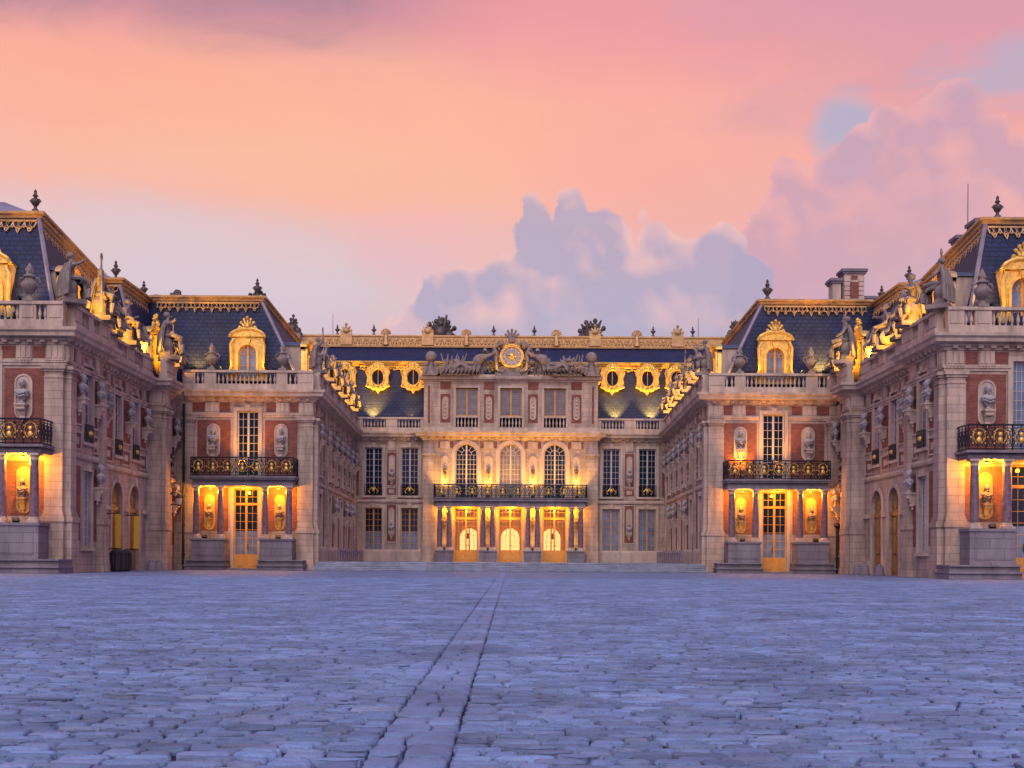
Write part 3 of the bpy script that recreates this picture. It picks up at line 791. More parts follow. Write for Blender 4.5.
def statue_proto(kind, m_, base=True, attr=None):
    t = thing('statue', '', 'statue'); f = MB(); S = Matrix.Scale(1.5, 4) @ Matrix.Translation((0, 0, .0))
    Mx = Matrix.Translation((0, 0, .28)) @ Matrix.Scale(1.42, 4); f.merge(figure(kind), Mx); build('figure', f, m_, t, True)
    r = MB(); r.merge(robe(hash(kind) % 7 if False else len(kind)), Mx); build('drapery', r, m_, t, True)
    b = MB(); b.box(-.5, .5, -.6, .42, 0, .22); b.lathe((0, .05, .22), [(.42, 0), (.36, .3), (.4, .6)], 9); build('statue_base', b, m_, t)
    if attr == 'staff': a = MB(); a.tube([(-.8, -.3, .3), (-.62, -.2, 2.9)], .045, 6); a.ball((-.6, -.2, 2.95), .14, .05, .2); build('staff', a, m_, t, True)
    if attr == 'shield': a = MB(); a.lathe((.62, -.1, .62), [(.02, -.42), (.3, -.32), (.42, 0), (.3, .32), (.02, .42)], 10, .35, 1); build('shield', a, m_, t, True)
    if attr == 'child':
        a = MB(); a.ball((.5, -.35, .75), .2, .18, .32); a.ball((.48, -.4, 1.15), .14); a.tube([(.55, -.3, .95), (.75, -.4, 1.2)], .06, 6); a.tube([(.45, -.4, .5), (.45, -.6, .22)], .08, 6); build('child_figure', a, m_, t, True)
    return t
ST_A = statue_proto('raise', STATUE, attr='staff'); ST_B = statue_proto('rest', STATUE, attr='shield')
ST_C = statue_proto('lean', STATUE, attr='child'); ST_D = statue_proto('point', STATUE, attr='shield')

def trophy_mesh(seed, n=16, w=1.5, h=1.7):
    """fan of banners, spears and palm leaves over armour"""
    r = random.Random(seed); m = MB()
    for k in range(n):
        a = PI * (.08 + .84 * k / (n - 1)); L = h * r.uniform(.72, 1.05)
        x, z = math.cos(a), math.sin(a); m.tube([(x * .15, 0, .25), (x * L * .55 * w / h * 1.1, r.uniform(-.1, .1), .2 + z * L * .6), (x * L * w / h, r.uniform(-.15, .15), .2 + z * L)], [.08, .15, .05], 6)
        if k % 2: m.ball((x * L * .97 * w / h, 0, .2 + z * L * .97), .15, .1, .17, 6, 4)
        if k % 3 == 0: m.tube([(x * L * .8 * w / h, 0, .2 + z * L * .8), (x * L * .8 * w / h + .25, .05, .2 + z * L * .72)], [.14, .08], 6)
    m.ball((0, -.1, .55), .42, .35, .5, 8, 6); m.ball((0, -.15, 1.12), .2, .2, .24, 8, 6)
    for s_ in (-1, 1): m.ball((s_ * .5, -.1, .35), .35, .25, .35, 7, 5)
    m.box(-.9, .9, -.4, .4, 0, .18)
    return m

def dormer(root, fr, uc, d, zb, w, zo, zt, gm, pane=CURT, crest=True, mat_front=None, ww=1.25, depth=2.6):
    """gilt lead dormer: arched front with scrolls, cheeks running back into the slope, curved lead roof"""
    f = MB(); F2 = Fr((0, 0), (1, 0)); F2.o = fr.o + fr.t * (uc - w / 2) + fr.n * d; F2.t = fr.t; F2.n = fr.n; F2.L = w
    o = (w / 2 - ww / 2, w / 2 + ww / 2, zb + .15, zo, True)
    wall(f, F2, zb, zt - .35, [o], 0, w, .3)
    f2 = f
    r = w / 2
    # segmental head
    H = [(w / 2 + (w / 2 + .16) * math.cos(PI - PI * i / 12), zt - .36 + .55 * math.sin(PI * i / 12)) for i in range(13)]
    f.tube([F2.p(u, .2, z - .02) for u, z in H], .11, 6)
    f.plate([(u, z) for u, z in H], F2, -.3, .18)
    for s_ in (0, w):
        sg = -1 if s_ == 0 else 1
        f.box  # side scrolls
        P = lambda u, z: F2.p(s_ + sg * u, .12, z)
        f.plate([(s_ + sg * a_, z) for a_, z in ((-.1, zt - .5), (.06, zt - .8), (.04, zb + 1.0), (.22, zb + .6), (.36, zb + .3), (.36, zb), (-.1, zb))], F2, -.28, .08)
        f.tube([P(-.08, zt - .5), P(.1, zt - .9), P(.02, zb + 1.0), P(.22, zb + .55), P(.34, zb + .3), P(.2, zb + .12)], [.1, .12, .1, .13, .16, .14], 6)
    surround(f, F2, o, .14, .12, False, True)
    D = build('dormer', f, gm, root, True)
    for s_ in (0, 1):
        c = MB()
        a = F2.p(0 if s_ == 0 else w, -.31, zb); b = F2.p(0 if s_ == 0 else w, -depth, zb)
        t = .0
        c.hexa([F2.p(s_ * w - (.1 if s_ else 0), -.31, zb), F2.p(s_ * w + (0 if s_ else .1), -.31, zb), F2.p(s_ * w + (0 if s_ else .1), -depth, zb), F2.p(s_ * w - (.1 if s_ else 0), -depth, zb),
                F2.p(s_ * w - (.1 if s_ else 0), -.31, zt - .3), F2.p(s_ * w + (0 if s_ else .1), -.31, zt - .3), F2.p(s_ * w + (0 if s_ else .1), -depth, zt - .3), F2.p(s_ * w - (.1 if s_ else 0), -depth, zt - .3)])
        build('dormer_cheek', c, TRIM, D)
    l = MB(); H2 = [(w / 2 + (w / 2 + .12) * math.cos(PI - PI * i / 10), zt - .29 + .40 * math.sin(PI * i / 10)) for i in range(11)]
    l.plate(H2, F2, -.31, -depth); build('dormer_roof', l, LEADB, D, True)
    if crest:
        g = MB(); c0 = F2.p(w / 2, .1, zt + .12)
        for k in range(7):
            a = PI * (k + .5) / 7; ex = F2.p(w / 2 + .55 * math.cos(a), .1, zt + .15 + .75 * math.sin(a)); g.tube([c0, ex], [.12, .07], 5); g.ball(ex, .12, .1, .12, 6, 4)
        g.ball(F2.p(w / 2, .16, zt + .35), .24, .16, .26); g.ball(F2.p(w / 2, .16, zt + .95), .13)
        for s_ in (-1, 1): g.tube([F2.p(w / 2 + s_ * .2, .12, zt + .1), F2.p(w / 2 + s_ * .6, .12, zt + .2), F2.p(w / 2 + s_ * .8, .12, zt - .05)], [.12, .12, .07], 5)
        build('dormer_crest', g, gm, D, True)
    window(F2, o, root, cols=1, rows=2, fm=GOLD if False else WOOD, gm=pane, dep=.2)
    return D

def oval_dormer(root, fr, uc, d, zc, gm):
    F2 = Fr((0, 0), (1, 0)); F2.o = fr.o + fr.t * uc + fr.n * d; F2.t = fr.t; F2.n = fr.n
    a, b = .52, .72; N = 20
    I = [(a * math.cos(2 * PI * k / N), zc + b * math.sin(2 * PI * k / N)) for k in range(N)]
    O = []
    for k in range(N):
        q = 2 * PI * k / N; e_ = .72; ox, oz = math.copysign(abs(math.cos(q)) ** e_, math.cos(q)) * .98, math.copysign(abs(math.sin(q)) ** e_, math.sin(q)) * 1.2
        O.append((ox, zc + oz))
    f = MB()
    for k in range(N): j = (k + 1) % N; f.plate([I[k], I[j], O[j], O[k]], F2, -.5, .12)
    A2 = [(u * 1.16, zc + (z - zc) * 1.13) for u, z in I]; f.tube([F2.p(u, .16, z) for u, z in A2], .09, 6, closed=True)
    # foot: pendant scroll with point
    f.plate([(-.95, zc - .72), (-.55, zc - 1.15), (-.2, zc - 1.2), (0, zc - 1.5), (.2, zc - 1.2), (.55, zc - 1.15), (.95, zc - .72), (.5, zc - .85), (-.5, zc - .85)], F2, -.3, .14)
    for s_ in (-1, 1):
        f.tube([F2.p(s_ * .7, .15, zc + .75), F2.p(s_ * .95, .15, zc + .9), F2.p(s_ * 1.05, .15, zc + .5), F2.p(s_ * .9, .15, zc), F2.p(s_ * .95, .15, zc - .5), F2.p(s_ * 1.02, .15, zc - .8), F2.p(s_ * .7, .15, zc - .95)], [.1, .13, .12, .1, .12, .15, .1], 6)
        f.ball(F2.p(s_ * .35, .18, zc - 1.0), .16); f.ball(F2.p(s_ * .5, .15, zc + 1.05), .13)
    f.ball(F2.p(0, .2, zc + 1.12), .22, .16, .2); f.ball(F2.p(0, .2, zc - 1.05), .17, .14, .17)
    f.plate([(-.7, zc + .95), (.7, zc + .95), (.5, zc + 1.25), (0, zc + 1.42), (-.5, zc + 1.25)], F2, -.3, .1)
    D = build('oval_dormer', f, gm, root, True)
    c = MB(); c.plate([(u * 1.3, zc + (z - zc) * 1.22) for u, z in I], F2, -.5, -1.6); build('dormer_hood', c, LEADB, D)
    w = MB(); w.plate([(-.035, zc - b), (.035, zc - b), (.035, zc + b), (-.035, zc + b)], F2, -.2, -.1)
    build('glazing_bar', w, WOOD, D)
    p = MB(); p.plate(I, F2, -.28, -.25); build('pane', p, GLASS, D)
    return D

def niche(root, fr, uc, z0, z1, r=.46, m=None): oval_plate(root, fr, uc, z0, z1, r, m=m)

def porch(root, fr, cols, u0, u1, ped_groups, zt, zped, dep, rail_h, door_u, plinth_u, zc=6.35):
    """columned stone porch carrying the balcony"""
    m = MB()
    fr.box(m, u0, u1, -.04, dep + .22, zt, zt + .22); fr.box(m, u0 + .04, u1 - .04, -.04, dep + .18, zt + .22, zt + .42); fr.box(m, u0 - .12, u1 + .12, -.04, dep + .42, zt + .42, zc)
    fr.box(m, u0 - .2, u1 + .2, -.04, dep + .5, zc - .1, zc + .02)
    build('porch_entablature', m, PLINTH, root)
    for a, b in ped_groups:
        m = MB()
        fr.box(m, a, b, .25, dep + .3, .7, zped - .14); fr.box(m, a - .07, b + .07, .2, dep + .37, zped - .14, zped)
        fr.box(m, a + .25, b - .25, dep + .3, dep + .33, .95, zped - .4)
        fr.box(m, a - .02, b + .02, dep + .3, dep + .36, .7, .85)
        build('column_pedestal', m, PLINTH, root)
    for a, b in plinth_u:
        p = MB()
        fr.box(p, a, b, -.02, dep + .58, -.03, .27); fr.box(p, a + .06, b - .06, -.02, dep + .45, .36, .62); fr.box(p, a - .05, b + .05, -.02, dep + .72, .27, .36); fr.box(p, a, b, -.02, dep + .62, .62, .70)
        build('porch_plinth', p, PLINTH, root)
    for u in cols:
        c = fr.p(u, dep, 0); column(root, c, zped, zt)
    for u in cols:
        pass
    railing(fr, u0 - .05, u1 + .05, zc + .03, rail_h, root, dep + .36, 1.05, dep + .3)

def door(fr, o, root, rows=9, zsolid=1.0, transom=None, gm=GLASS, curt_low=True):
    w = window(fr, o, root, 'door', WOOD, gm, 2, rows, zsolid, transom, .22, pane_name='pane')
    if curt_low:
        g = MB(); a, b, c, e, _ = o; fr.box(g, a + .1, b - .1, -.2 + .035, -.2 + .045, c + zsolid, c + zsolid + 1.6); build('net_curtain', g, CURT, w)
    h = MB(); uc = (o[0] + o[1]) / 2
    p = fr.p(uc + .12, -.06, o[2] + 1.5); h.ball(p, .05); fr.box(h, uc + .09, uc + .15, -.12, -.08, o[2] + 1.3, o[2] + 1.7); build('handle', h, BRONZE, w)
    f = MB()
    return w

def wall_bust(fr, u, z, label, group, sc=1.0, d=.3, P=None):
    rz = math.atan2(-fr.n.x, fr.n.y) + PI    # faces outward
    p = fr.p(u, d, z)
    put(P or BUST, p, rz, label, group, sc)

SIDE = {-1: 'left', 1: 'right'}
ORD = ['first', 'second', 'third', 'fourth', 'fifth', 'sixth', 'seventh', 'eighth']
# ================================================================== inner wings (pavilions either side of the steps)
def inner_wing(s):
    sn = SIDE[s]
    root = thing('palace_wing', 'inner %s palace wing beside the steps, slate roof, four-column porch and glazed ochre door' % sn, 'palace wing', (s * 18.2, 84, 0), world=True)
    F = Fr((-22.6, 82.9), (-13.6, 82.9), s); G = Fr((-13.6, 82.9), (-14.25, 109.6), s)
    L = F.L
    w = MB(); dr = (3.5, 5.18, .08, 5.62, False); uw = (3.7, 5.2, 6.45, 10.98, False)
    wall(w, F, -.03, 12.3, [dr, uw], -1.3, L)
    # inner side wall
    bays = [3.2, 8.6, 12.4, 16.2, 20.0, 23.8]
    gops = []
    for k, u in enumerate(bays): gops += [(u - .72, u + .72, 1.45, 5.45, False), (u - .72, u + .72, 6.75, 10.95, False)]
    wall(w, G, .55, 12.3, gops)
    build('wall', w, STONE, root)
    bk = MB()
    for a, b, c, d in ((.95, 3.25, 6.35, 10.35), (5.62, 7.85, 6.35, 10.35), (.62, 1.45, 10.92, 11.52), (2.5, 3.2, 10.92, 11.52), (5.7, 6.35, 10.92, 11.52), (7.35, 7.9, 10.92, 11.52), (.95, 3.1, 2.7, 5.7), (5.6, 7.85, 2.7, 5.7)):
        panel(root, F, a, b, c, d)
    edges = [0.9] + sum([[u - 1.0, u + 1.0] for u in bays], []) + [G.L - .3]
    for i in range(0, len(edges), 2):
        a, b = edges[i], edges[i + 1]
        if b - a < .3: continue
        a += .15; b -= .15
        for c, d in ((1.7, 5.7), (6.5, 7.3), (7.8, 10.4), (10.92, 11.5)): panel(root, G, a, b, c, d)
    pass
    t = MB()
    surround(root, F, dr, .22, .09, False, False); surround(root, F, uw, .24, .08)
    for o in gops: surround(root, G, o, .16, .09)
    pilaster(root, F, -.05, .75, -.03, 2.8, 10.5); pilaster(root, F, 7.98, 8.98, -.03, 2.8, 10.5)
    fr2 = Fr((-13.6, 82.9), (-13.6, 84.2), s); pilaster(root, G, .02, .9, .0, 2.8, 10.5, .26)
    pilaster(root, G, 5.6, 6.3, .55, 2.6, 10.5, .2, .1); pilaster(root, G, G.L - .75, G.L - .1, .55, 2.6, 10.5, .2, .1)
    triglyph(t, F, 1.5, 2.45); triglyph(t, F, 6.4, 7.3); triglyph(t, F, .0, .58); triglyph(t, F, 8.0, 8.96)
    for i in range(0, len(edges), 2):
        a, b = edges[i], edges[i + 1]
        if b - a > .5:
            m_ = (a + b) / 2; triglyph(t, G, m_ - .35, m_ + .35)
            for c, d in ((1.7, 5.7), (6.5, 7.3), (7.8, 10.4)): framing(t, G, a + .15, b - .15, c, d, .07, .08)
            G.box(t, m_ - .28, m_ + .28, .02, .05, 6.75, 7.05)
    path = [(-22.4, 82.9), (-13.6, 82.9), (-14.25, 109.6)]
    for pr in (ARCHI,): sweep(t, [(-22.6, 82.9), (-17.0, 82.9)][:1] + [(-19.15, 82.9)], pr, s); sweep(t, [(-17.1, 82.9), (-13.6, 82.9)], pr, s)
    sweep(t, [(-13.6, 82.95), (-14.25, 109.6)], STRING, s)
    sweep(t, [(-13.6, 84), (-14.25, 109.6)], [(d, z + .5) for d, z in BASE], s)
    niche(root, F, 2.08, 7.75, 10.1); niche(root, F, 6.75, 7.75, 10.1)
    niche(root, F, 1.85, 2.75, 5.2, .38, NICHE); niche(root, F, 6.7, 2.75, 5.2, .38, NICHE)
    build('stone_dressing', t, TRIM, root)
    c = MB(); sweep(c, path, CORN, s); dentils(c, F, .2, L - .1); dentils(c, G, .1, G.L - .4)
    build('cornice', c, TRIM, root)
    b = MB(); balustrade(root, F, [(.85, 1.5), (2.3, 6.45), (7.2, 7.9)], 12.42, 13.75, u1=L - .02)
    segs = []; u = 1.2
    while u < G.L - 3: segs.append((u + 1.3, u + 3.1)); u += 4.4
    balustrade(root, G, segs, 12.425, 13.745, d=.12, u0=.38)
    window(F, uw, root, rows=8, cols=2); 
    door(F, dr, root, 8, 1.0, 4.55)
    for k, o in enumerate(gops): window(G, o, root, rows=7, fm=WOOD if o[2] < 3 else WFRAME, gm=CURT if k % 4 == 0 else GLASS)
    porch(root, F, [1.25, 2.9, 5.93, 7.54], 1.0, 7.85, [(.98, 3.18), (5.62, 7.82)], 5.72, 2.14, 1.3, 1.25, 4.3, [(.6, 3.28), (5.5, 8.6)])
    dsl = MB(); F.box(dsl, 3.3, 5.4, .02, 1.2, -.02, .12); F.box(dsl, 3.3, 5.4, .02, .8, .122, .2) if False else None
    build('door_sill', dsl, PLINTH, root)
    # roof: steep slate mansard with low upper slope, trimmed at the break
    zb, zt_ = 13.0, 19.0
    bot = [(-23.2, 83.45), (-14.7, 83.45), (-15.3, 108.5), (-27, 108.5), (-27, 83.45)]
    top = [(-24.5, 84.5), (-17.6, 84.5), (-18.2, 107.0), (-25.5, 107.0), (-25.5, 84.5)]
    mr = lambda q, z: (q[0] if s < 0 else -q[0], q[1], z)
    r = MB(); loft(r, [mr(q, zb) for q in bot], [mr(q, zt_) for q in top]); roof = build('roof', r, SLATE, root)
    tm = MB(); tp = [(-25.4, 84.5), (-17.6, 84.5), (-18.2, 107.0)]
    sweep(tm, tp, [(d, z + 19.15) for d, z in TRIMP], s); build('roof_trim', tm, GSTONE, roof)
    lq = MB()
    lambrequin(lq, mr((-24.9, 84.35), 18.72), mr((-17.75, 84.35), 18.72), mr((0, -1.05), -6), h=.7)
    lambrequin(lq, mr((-17.5, 84.7), 18.7), mr((-18.1, 106.8), 18.7), mr((2.9, 0), -6), h=.7)
    lambrequin(lq, mr((-17.58, 84.42), 18.7), mr((-14.75, 83.45), 13.4), (0, -.001, -1), .5, .28, .04) if False else None
    build('roof_fringe', lq, GSTONE, roof, True)
    hp = MB(); hp.tube([mr((-17.6, 84.5), 18.9), mr((-14.68, 83.42), 13.1)], .13, 6); build('hip_roll', hp, LEAD, roof, True)
    up = MB(); loft(up, [mr(q, 19.24) for q in [(-25.4, 84.7), (-17.8, 84.7), (-18.4, 107.0), (-25.5, 107.0)]], [mr(q, 20.0) for q in [(-22.5, 88.5), (-21.5, 88.5), (-21.9, 104), (-22.5, 104)]]); build('upper_roof', up, LEAD, roof)
    dormer(root, F, 4.32, -.28, 13.1, 2.1, 15.6, 16.5, GOLD, pane=CURT)
    for uu in (3.4, 10.5, 17.5): dormer(root, G, uu, -1.0, 13.1, 2.1, 15.4, 16.2, GOLD, crest=False)
    # busts
    gf = 'busts set on oval plates'
    for u, z, q in ((2.08, 8.55, 'outer'), (6.75, 8.55, 'court')):
        wall_bust(F, u, z, 'pale bust on oval plate above inner %s wing balcony, %s' % (sn, 'away from the steps' if q == 'outer' else 'on the steps side'), gf, 1.12)
    for u, z, q in ((1.85, 3.55, 'outer'), (6.7, 3.55, 'court')):
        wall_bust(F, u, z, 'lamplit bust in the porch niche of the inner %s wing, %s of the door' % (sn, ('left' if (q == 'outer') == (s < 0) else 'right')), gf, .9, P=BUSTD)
    mids = [(edges[i] + edges[i + 1]) / 2 for i in range(2, len(edges) - 1, 2)]
    for k, u in enumerate([1.6] + mids):
        wall_bust(G, u, 9.1, 'bust high on the side wall of the inner %s wing, %s from the front' % (sn, ORD[k]), 'busts along the inner side walls', 1.1, .32)
        if k in (2, 4, 5): wall_bust(G, u, 4.3, 'low bust between ground windows, inner %s side wall, under the %s upper bust' % (sn, ORD[k]), 'busts along the inner side walls', 1.1, .32)
    # balustrade sculpture, urns
    rzG = math.atan2(-G.n.x, G.n.y) + PI
    cyc = [ST_A, ST_B, ST_C, ST_D]
    pl = [(0.9, -.0, 1.0), (5.2, 0, 1.15), (9.6, 0, 1.1), (14.0, 0, 1.15), (18.4, 0, 1.1), (22.8, 0, 1.1)]
    for k, (u, d, sc) in enumerate(pl):
        p = G.p(u, .12, 13.75 if k else 13.75); 
        put(cyc[(k + (s > 0) * 2) % 4], p, rzG + (-.35 * s if k == 0 else 0), 'seated statue on the side balustrade of the inner %s wing, %s from the front' % (sn, ORD[k]), 'seated statues on the balustrades', sc)
    for u, q in ((1.95, 'outer'), (6.85, 'court')):
        put(URN, F.p(u, .15, 13.75), 0, 'stone urn on the front balustrade of the inner %s wing, %s of the gilded dormer' % (sn, ('left' if (q == 'outer') == (s < 0) else 'right')), 'urns on the balustrades', 1.0)
    return root, F, G
WL = inner_wing(-1); WR = inner_wing(1)

# ================================================================== outer wings (nearest the viewer)
def outer_wing(s):
    sn = SIDE[s]; dx = 0.0 if s < 0 else .6
    root = thing('palace_wing', 'outer %s palace wing nearest the viewer, with two arched passages in its side wall' % sn, 'palace wing', (s * 26, 64, 0), world=True)
    F = Fr((-45, 61), (-22.65, 61), s, dx)
    S1 = Fr((-22.65, 61), (-22.65, 66.6), s, dx); S2 = Fr((-23.6, 66.6), (-23.6, 78), s, dx); S3 = Fr((-22.65, 78), (-22.65, 79.3), s, dx); S4 = Fr((-23.2, 79.3), (-23.2, 82.9), s, dx)
    R1 = Fr((-22.65, 66.6), (-23.6, 66.6), s, dx); R2 = Fr((-23.6, 78), (-22.65, 78), s, dx); R3 = Fr((-22.65, 79.3), (-23.2, 79.3), s, dx)
    L = F.L
    w = MB(); dr = (17.3, 18.95, .08, 5.8, False); uw = (17.35, 18.9, 6.5, 11.05, False); uw2 = (11, 12.5, 6.5, 11.05, False)
    wall(w, F, -.03, 12.3, [dr, uw, uw2])
    o1 = (2.4, 3.8, 1.3, 5.4, False); o1b = (2.4, 3.8, 6.9, 10.95, False)
    wall(w, S1, -.03, 12.3, [o1, o1b])
    arches = [(4.3, 6.3, -.02, 5.3, True), (7.6, 9.6, -.02, 5.3, True)]; ups = [(u[0] + .35, u[1] - .35, 6.9, 10.95, False) for u in arches]; o2 = (1.2, 2.2, 6.9, 10.95, False)
    wall(w, S2, -.03, 12.3, arches + ups, dep=.34)
    wall(w, S3, -.03, 12.3, []); o4 = (1.2, 2.4, 1.3, 5.4, False); o4b = (1.2, 2.4, 6.9, 10.95, False); wall(w, S4, -.03, 12.3, [o4, o4b])
    for r_ in (R1, R2, R3): wall(w, r_, -.03, 12.3, [])
    build('wall', w, STONE, root)
    bk = MB()
    for a, b, c, d in ((19.25, 21.25, 6.3, 10.4), (19.1, 19.8, 10.92, 11.52), (20.7, 21.3, 10.92, 11.52), (19.15, 21.35, 2.9, 5.7), (14.9, 17.1, 6.3, 10.4), (14.9, 17.1, 2.9, 5.7)): panel(root, F, a, b, c, d)
    for f_, a, b in ((S1, .95, 2.15), (S1, 4.05, 4.65), (S2, .4, 4.4), (S2, 6.25, 7.65), (S2, 9.6, 11.0), (S4, .2, .95), (S4, 2.65, 3.4)):
        for c, d in ((7.8, 10.4), (6.5, 7.3), (10.92, 11.5)): panel(root, f_, a, b, c, d)
        if f_ is not S2: panel(root, f_, a, b, 1.7, 5.6)
    pass
    t = MB()
    surround(root, F, dr, .24, .09, False, False); surround(root, F, uw, .26, .08)
    for f_, o in ((S1, o1), (S1, o1b), (S2, ups[0]), (S2, ups[1]), (S4, o4), (S4, o4b)): surround(root, f_, o, .16, .09)
    for o in arches: surround(root, S2, o, .22, .08, False)
    for f_, a, b in ((S1, .95, 2.15), (S1, 4.05, 4.65), (S2, 2.6, 4.4), (S2, .4, 2.2), (S2, 6.25, 7.65), (S2, 9.6, 11.0), (S4, .2, .95), (S4, 2.65, 3.4)):
        for c, d in ((7.8, 10.4), (6.5, 7.3)): framing(t, f_, a, b, c, d, .08, .08)
        m_ = (a + b) / 2; f_.box(t, m_ - (b - a) * .25, m_ + (b - a) * .25, .02, .05, 6.72, 7.08); triglyph(t, f_, m_ - .3, m_ + .3)
    for a, b in ((.0, 4.02), (6.58, 7.32), (9.88, 11.3)): S2.box(t, a, b, -.02, .13, 3.6, 3.85)
    for a, b in ((-0.02, 4.05), (6.5, 7.4), (9.85, 11.38)): S2.box(t, a, b, -.02, .10, -.02, .9)
    pilaster(root, F, 21.4, 22.32, -.03, 2.85, 10.5); pilaster(root, F, 10.9, 11.7, -.03, 2.85, 10.5)
    pilaster(root, S1, .03, .8, -.03, 2.85, 10.5); pilaster(root, S1, 4.75, 5.5, -.03, 2.85, 10.5)
    pilaster(root, R2, .02, .93, -.03, 2.85, 10.5, .2, .1); pilaster(root, S3, .05, 1.2, -.03, 2.85, 10.5, .2, .1)
    triglyph(t, F, 19.85, 20.65); triglyph(t, F, 21.42, 22.3); triglyph(t, S1, .05, .8); triglyph(t, R2, .05, .9); triglyph(t, S3, .1, 1.2)
    sweep(t, [(-26, 61), (-22.65, 61), (-22.65, 66.6)], ARCHI, s, dx); sweep(t, [(-23.6, 66.6), (-23.6, 78), (-22.65, 78), (-22.65, 79.3), (-23.2, 79.3), (-23.2, 82.85)], ARCHI, s, dx)
    sweep(t, [(-22.65, 62), (-22.65, 66.6), (-23.6, 66.6), (-23.6, 77.9)], STRING, s, dx); sweep(t, [(-23.2, 79.3), (-23.2, 82.9)], STRING, s, dx)
    niche(root, F, 20.25, 7.75, 10.1); niche(root, F, 20.3, 3.0, 5.4, .38, NICHE)
    build('stone_dressing', t, TRIM, root)
    path = [(-45, 61), (-22.65, 61), (-22.65, 66.6), (-23.6, 66.6), (-23.6, 78), (-22.65, 78), (-22.65, 79.3), (-23.2, 79.3), (-23.2, 82.9 - .85)]
    c = MB(); sweep(c, path, CORN, s, dx); dentils(c, F, 10, L - .1)
    for f_ in (S1, S2): dentils(c, f_, .2, f_.L - .2)
    build('cornice', c, TRIM, root)
    b = MB(); balustrade(root, F, [(16.1, 20.1), (20.95, 21.5)], 12.42, 13.75, u0=10, u1=L - .02)
    balustrade(root, S1, [(1.5, 2.5), (3.2, 4.2)], 12.425, 13.745, d=.12, u0=.4, u1=5.9); balustrade(root, S2, [(1.2, 2.8), (4.4, 6.2), (7.6, 9.4)], 12.42, 13.75, d=.12, u0=.0)
    balustrade(root, S3, [], 12.425, 13.745, d=.12, u0=-.3, u1=1.6); balustrade(root, S4, [(1.0, 2.4)], 12.42, 13.75, d=.12, u0=.4, u1=2.9)
    window(F, uw, root, rows=9, cols=3, gm=CURT if s > 0 else GLASS); window(F, uw2, root, rows=9, cols=3)
    door(F, dr, root, 8, 1.0, 4.7)
    for f_, o in ((S1, o1), (S1, o1b), (S2, ups[0]), (S2, ups[1]), (S4, o4), (S4, o4b)):
        wn_ = window(f_, o, root, rows=8, gm=CURT if o is o1 else GLASS)
        if o[2] > 6:
            q = MB(); g = MB(); u0, u1 = o[0] + .02, o[1] - .02
            for z in (6.98, 7.85): q.tube([f_.p(u0, .14, z), f_.p(u1, .14, z)], .03, 4)
            for k in range(9): u = u0 + (u1 - u0) * k / 8; q.tube([f_.p(u, .14, 6.95), f_.p(u, .14, 7.85)], .022, 4)
            g.ball(f_.p((u0 + u1) / 2, .17, 7.4), .16); build('balconet_rail', q, IRON, wn_)
            build('balconet_ornament', g, GOLD, wn_, True)
    for k, o in enumerate(arches):                                   # ochre doors deep in the two archways
        m = MB(); a, b_, c_, e, _ = o; uc = (a + b_) / 2; r = (b_ - a) / 2
        m.plate([(a, c_), (b_, c_)] + arc_pts(uc, e - r, r, 0, PI, 12), S2, -.32, -.2)
        for sg in (-1, 1):
            for z0, z1 in ((.2, 1.2), (1.35, 2.4), (2.55, 3.5)): m0, m1 = sorted((uc + sg * .1, uc + sg * (r - .1))); S2.box(m, m0, m1, -.2, -.15, z0, z1)
        S2.box(m, a, b_, -.2, -.1, 3.62, 3.86)
        for q in (.5, 1.05, PI / 2, PI - 1.05, PI - .5):
            m.tube([S2.p(uc + .15 * math.cos(q), -.17, 4.0 + .15 * math.sin(q)), S2.p(uc + .85 * r * math.cos(q), -.17, e - r + .9 * r * math.sin(q))], .05, 5)
        d_ = build('arched_door', m, OAK, root)
        h = MB(); h.ball(S2.p(uc + .1, -.1, 1.3), .07); build('handle', h, BRONZE, d_, True)
    porch(root, F, [21.35, 19.75, 16.55, 14.95], 14.5, 21.75, [(19.4, 21.68), (14.6, 16.9)], 5.95, 2.5, 1.4, 1.25, 18.1, [(19.2, 23.0 - .2), (14.0, 17.0)])
    # roofs
    m_ = lambda x, y, z: (x if s < 0 else -x, y, z)
    r = MB()
    loft(r, [m_(-50, 61.8, 13.0), m_(-23.5, 61.8, 13.0), m_(-25.4, 78.2, 13.0), m_(-50, 78.2, 13)], [m_(-50, 64.2, 19.0), m_(-25.3, 64.2, 19.0), m_(-27.0, 78.2, 18.9), m_(-50, 78.2, 18.9)])
    loft(r, [m_(-40, 77.6, 13.0), m_(-24.0, 77.6, 13.0), m_(-24.0, 84.4, 13.0), m_(-40, 84.4, 13)], [m_(-40, 78.5, 18.7), m_(-25.6, 78.5, 18.7), m_(-25.6, 84.4, 18.7), m_(-40, 84.4, 18.7)])
    roof = build('roof', r, SLATE, root)
    tm = MB(); sweep(tm, [(-50, 64.2), (-25.3, 64.2), (-26.9, 77.9)], [(d, z + 19.15) for d, z in TRIMP], s)
    sweep(tm, [(-27.2, 78.5), (-25.6, 78.5), (-25.6, 84.6)], [(d, z + 18.98) for d, z in TRIMP], s); build('roof_trim', tm, GSTONE, roof)
    lq = MB()
    lambrequin(lq, m_(-34, 64.05, 18.7), m_(-25.35, 64.05, 18.7), m_(0, -2.4, -6), h=.8)
    lambrequin(lq, m_(-25.2, 64.4, 18.7), m_(-26.8, 77.6, 18.65), m_(1.7, 0, -6), h=.8)
    lambrequin(lq, m_(-27.1, 78.35, 18.5), m_(-25.65, 78.35, 18.5), m_(0, -.9, -6), h=.7); lambrequin(lq, m_(-25.5, 78.6, 18.5), m_(-25.5, 84.2, 18.5), m_(1.6, 0, -6), h=.7)
    build('roof_fringe', lq, GSTONE, roof, True)
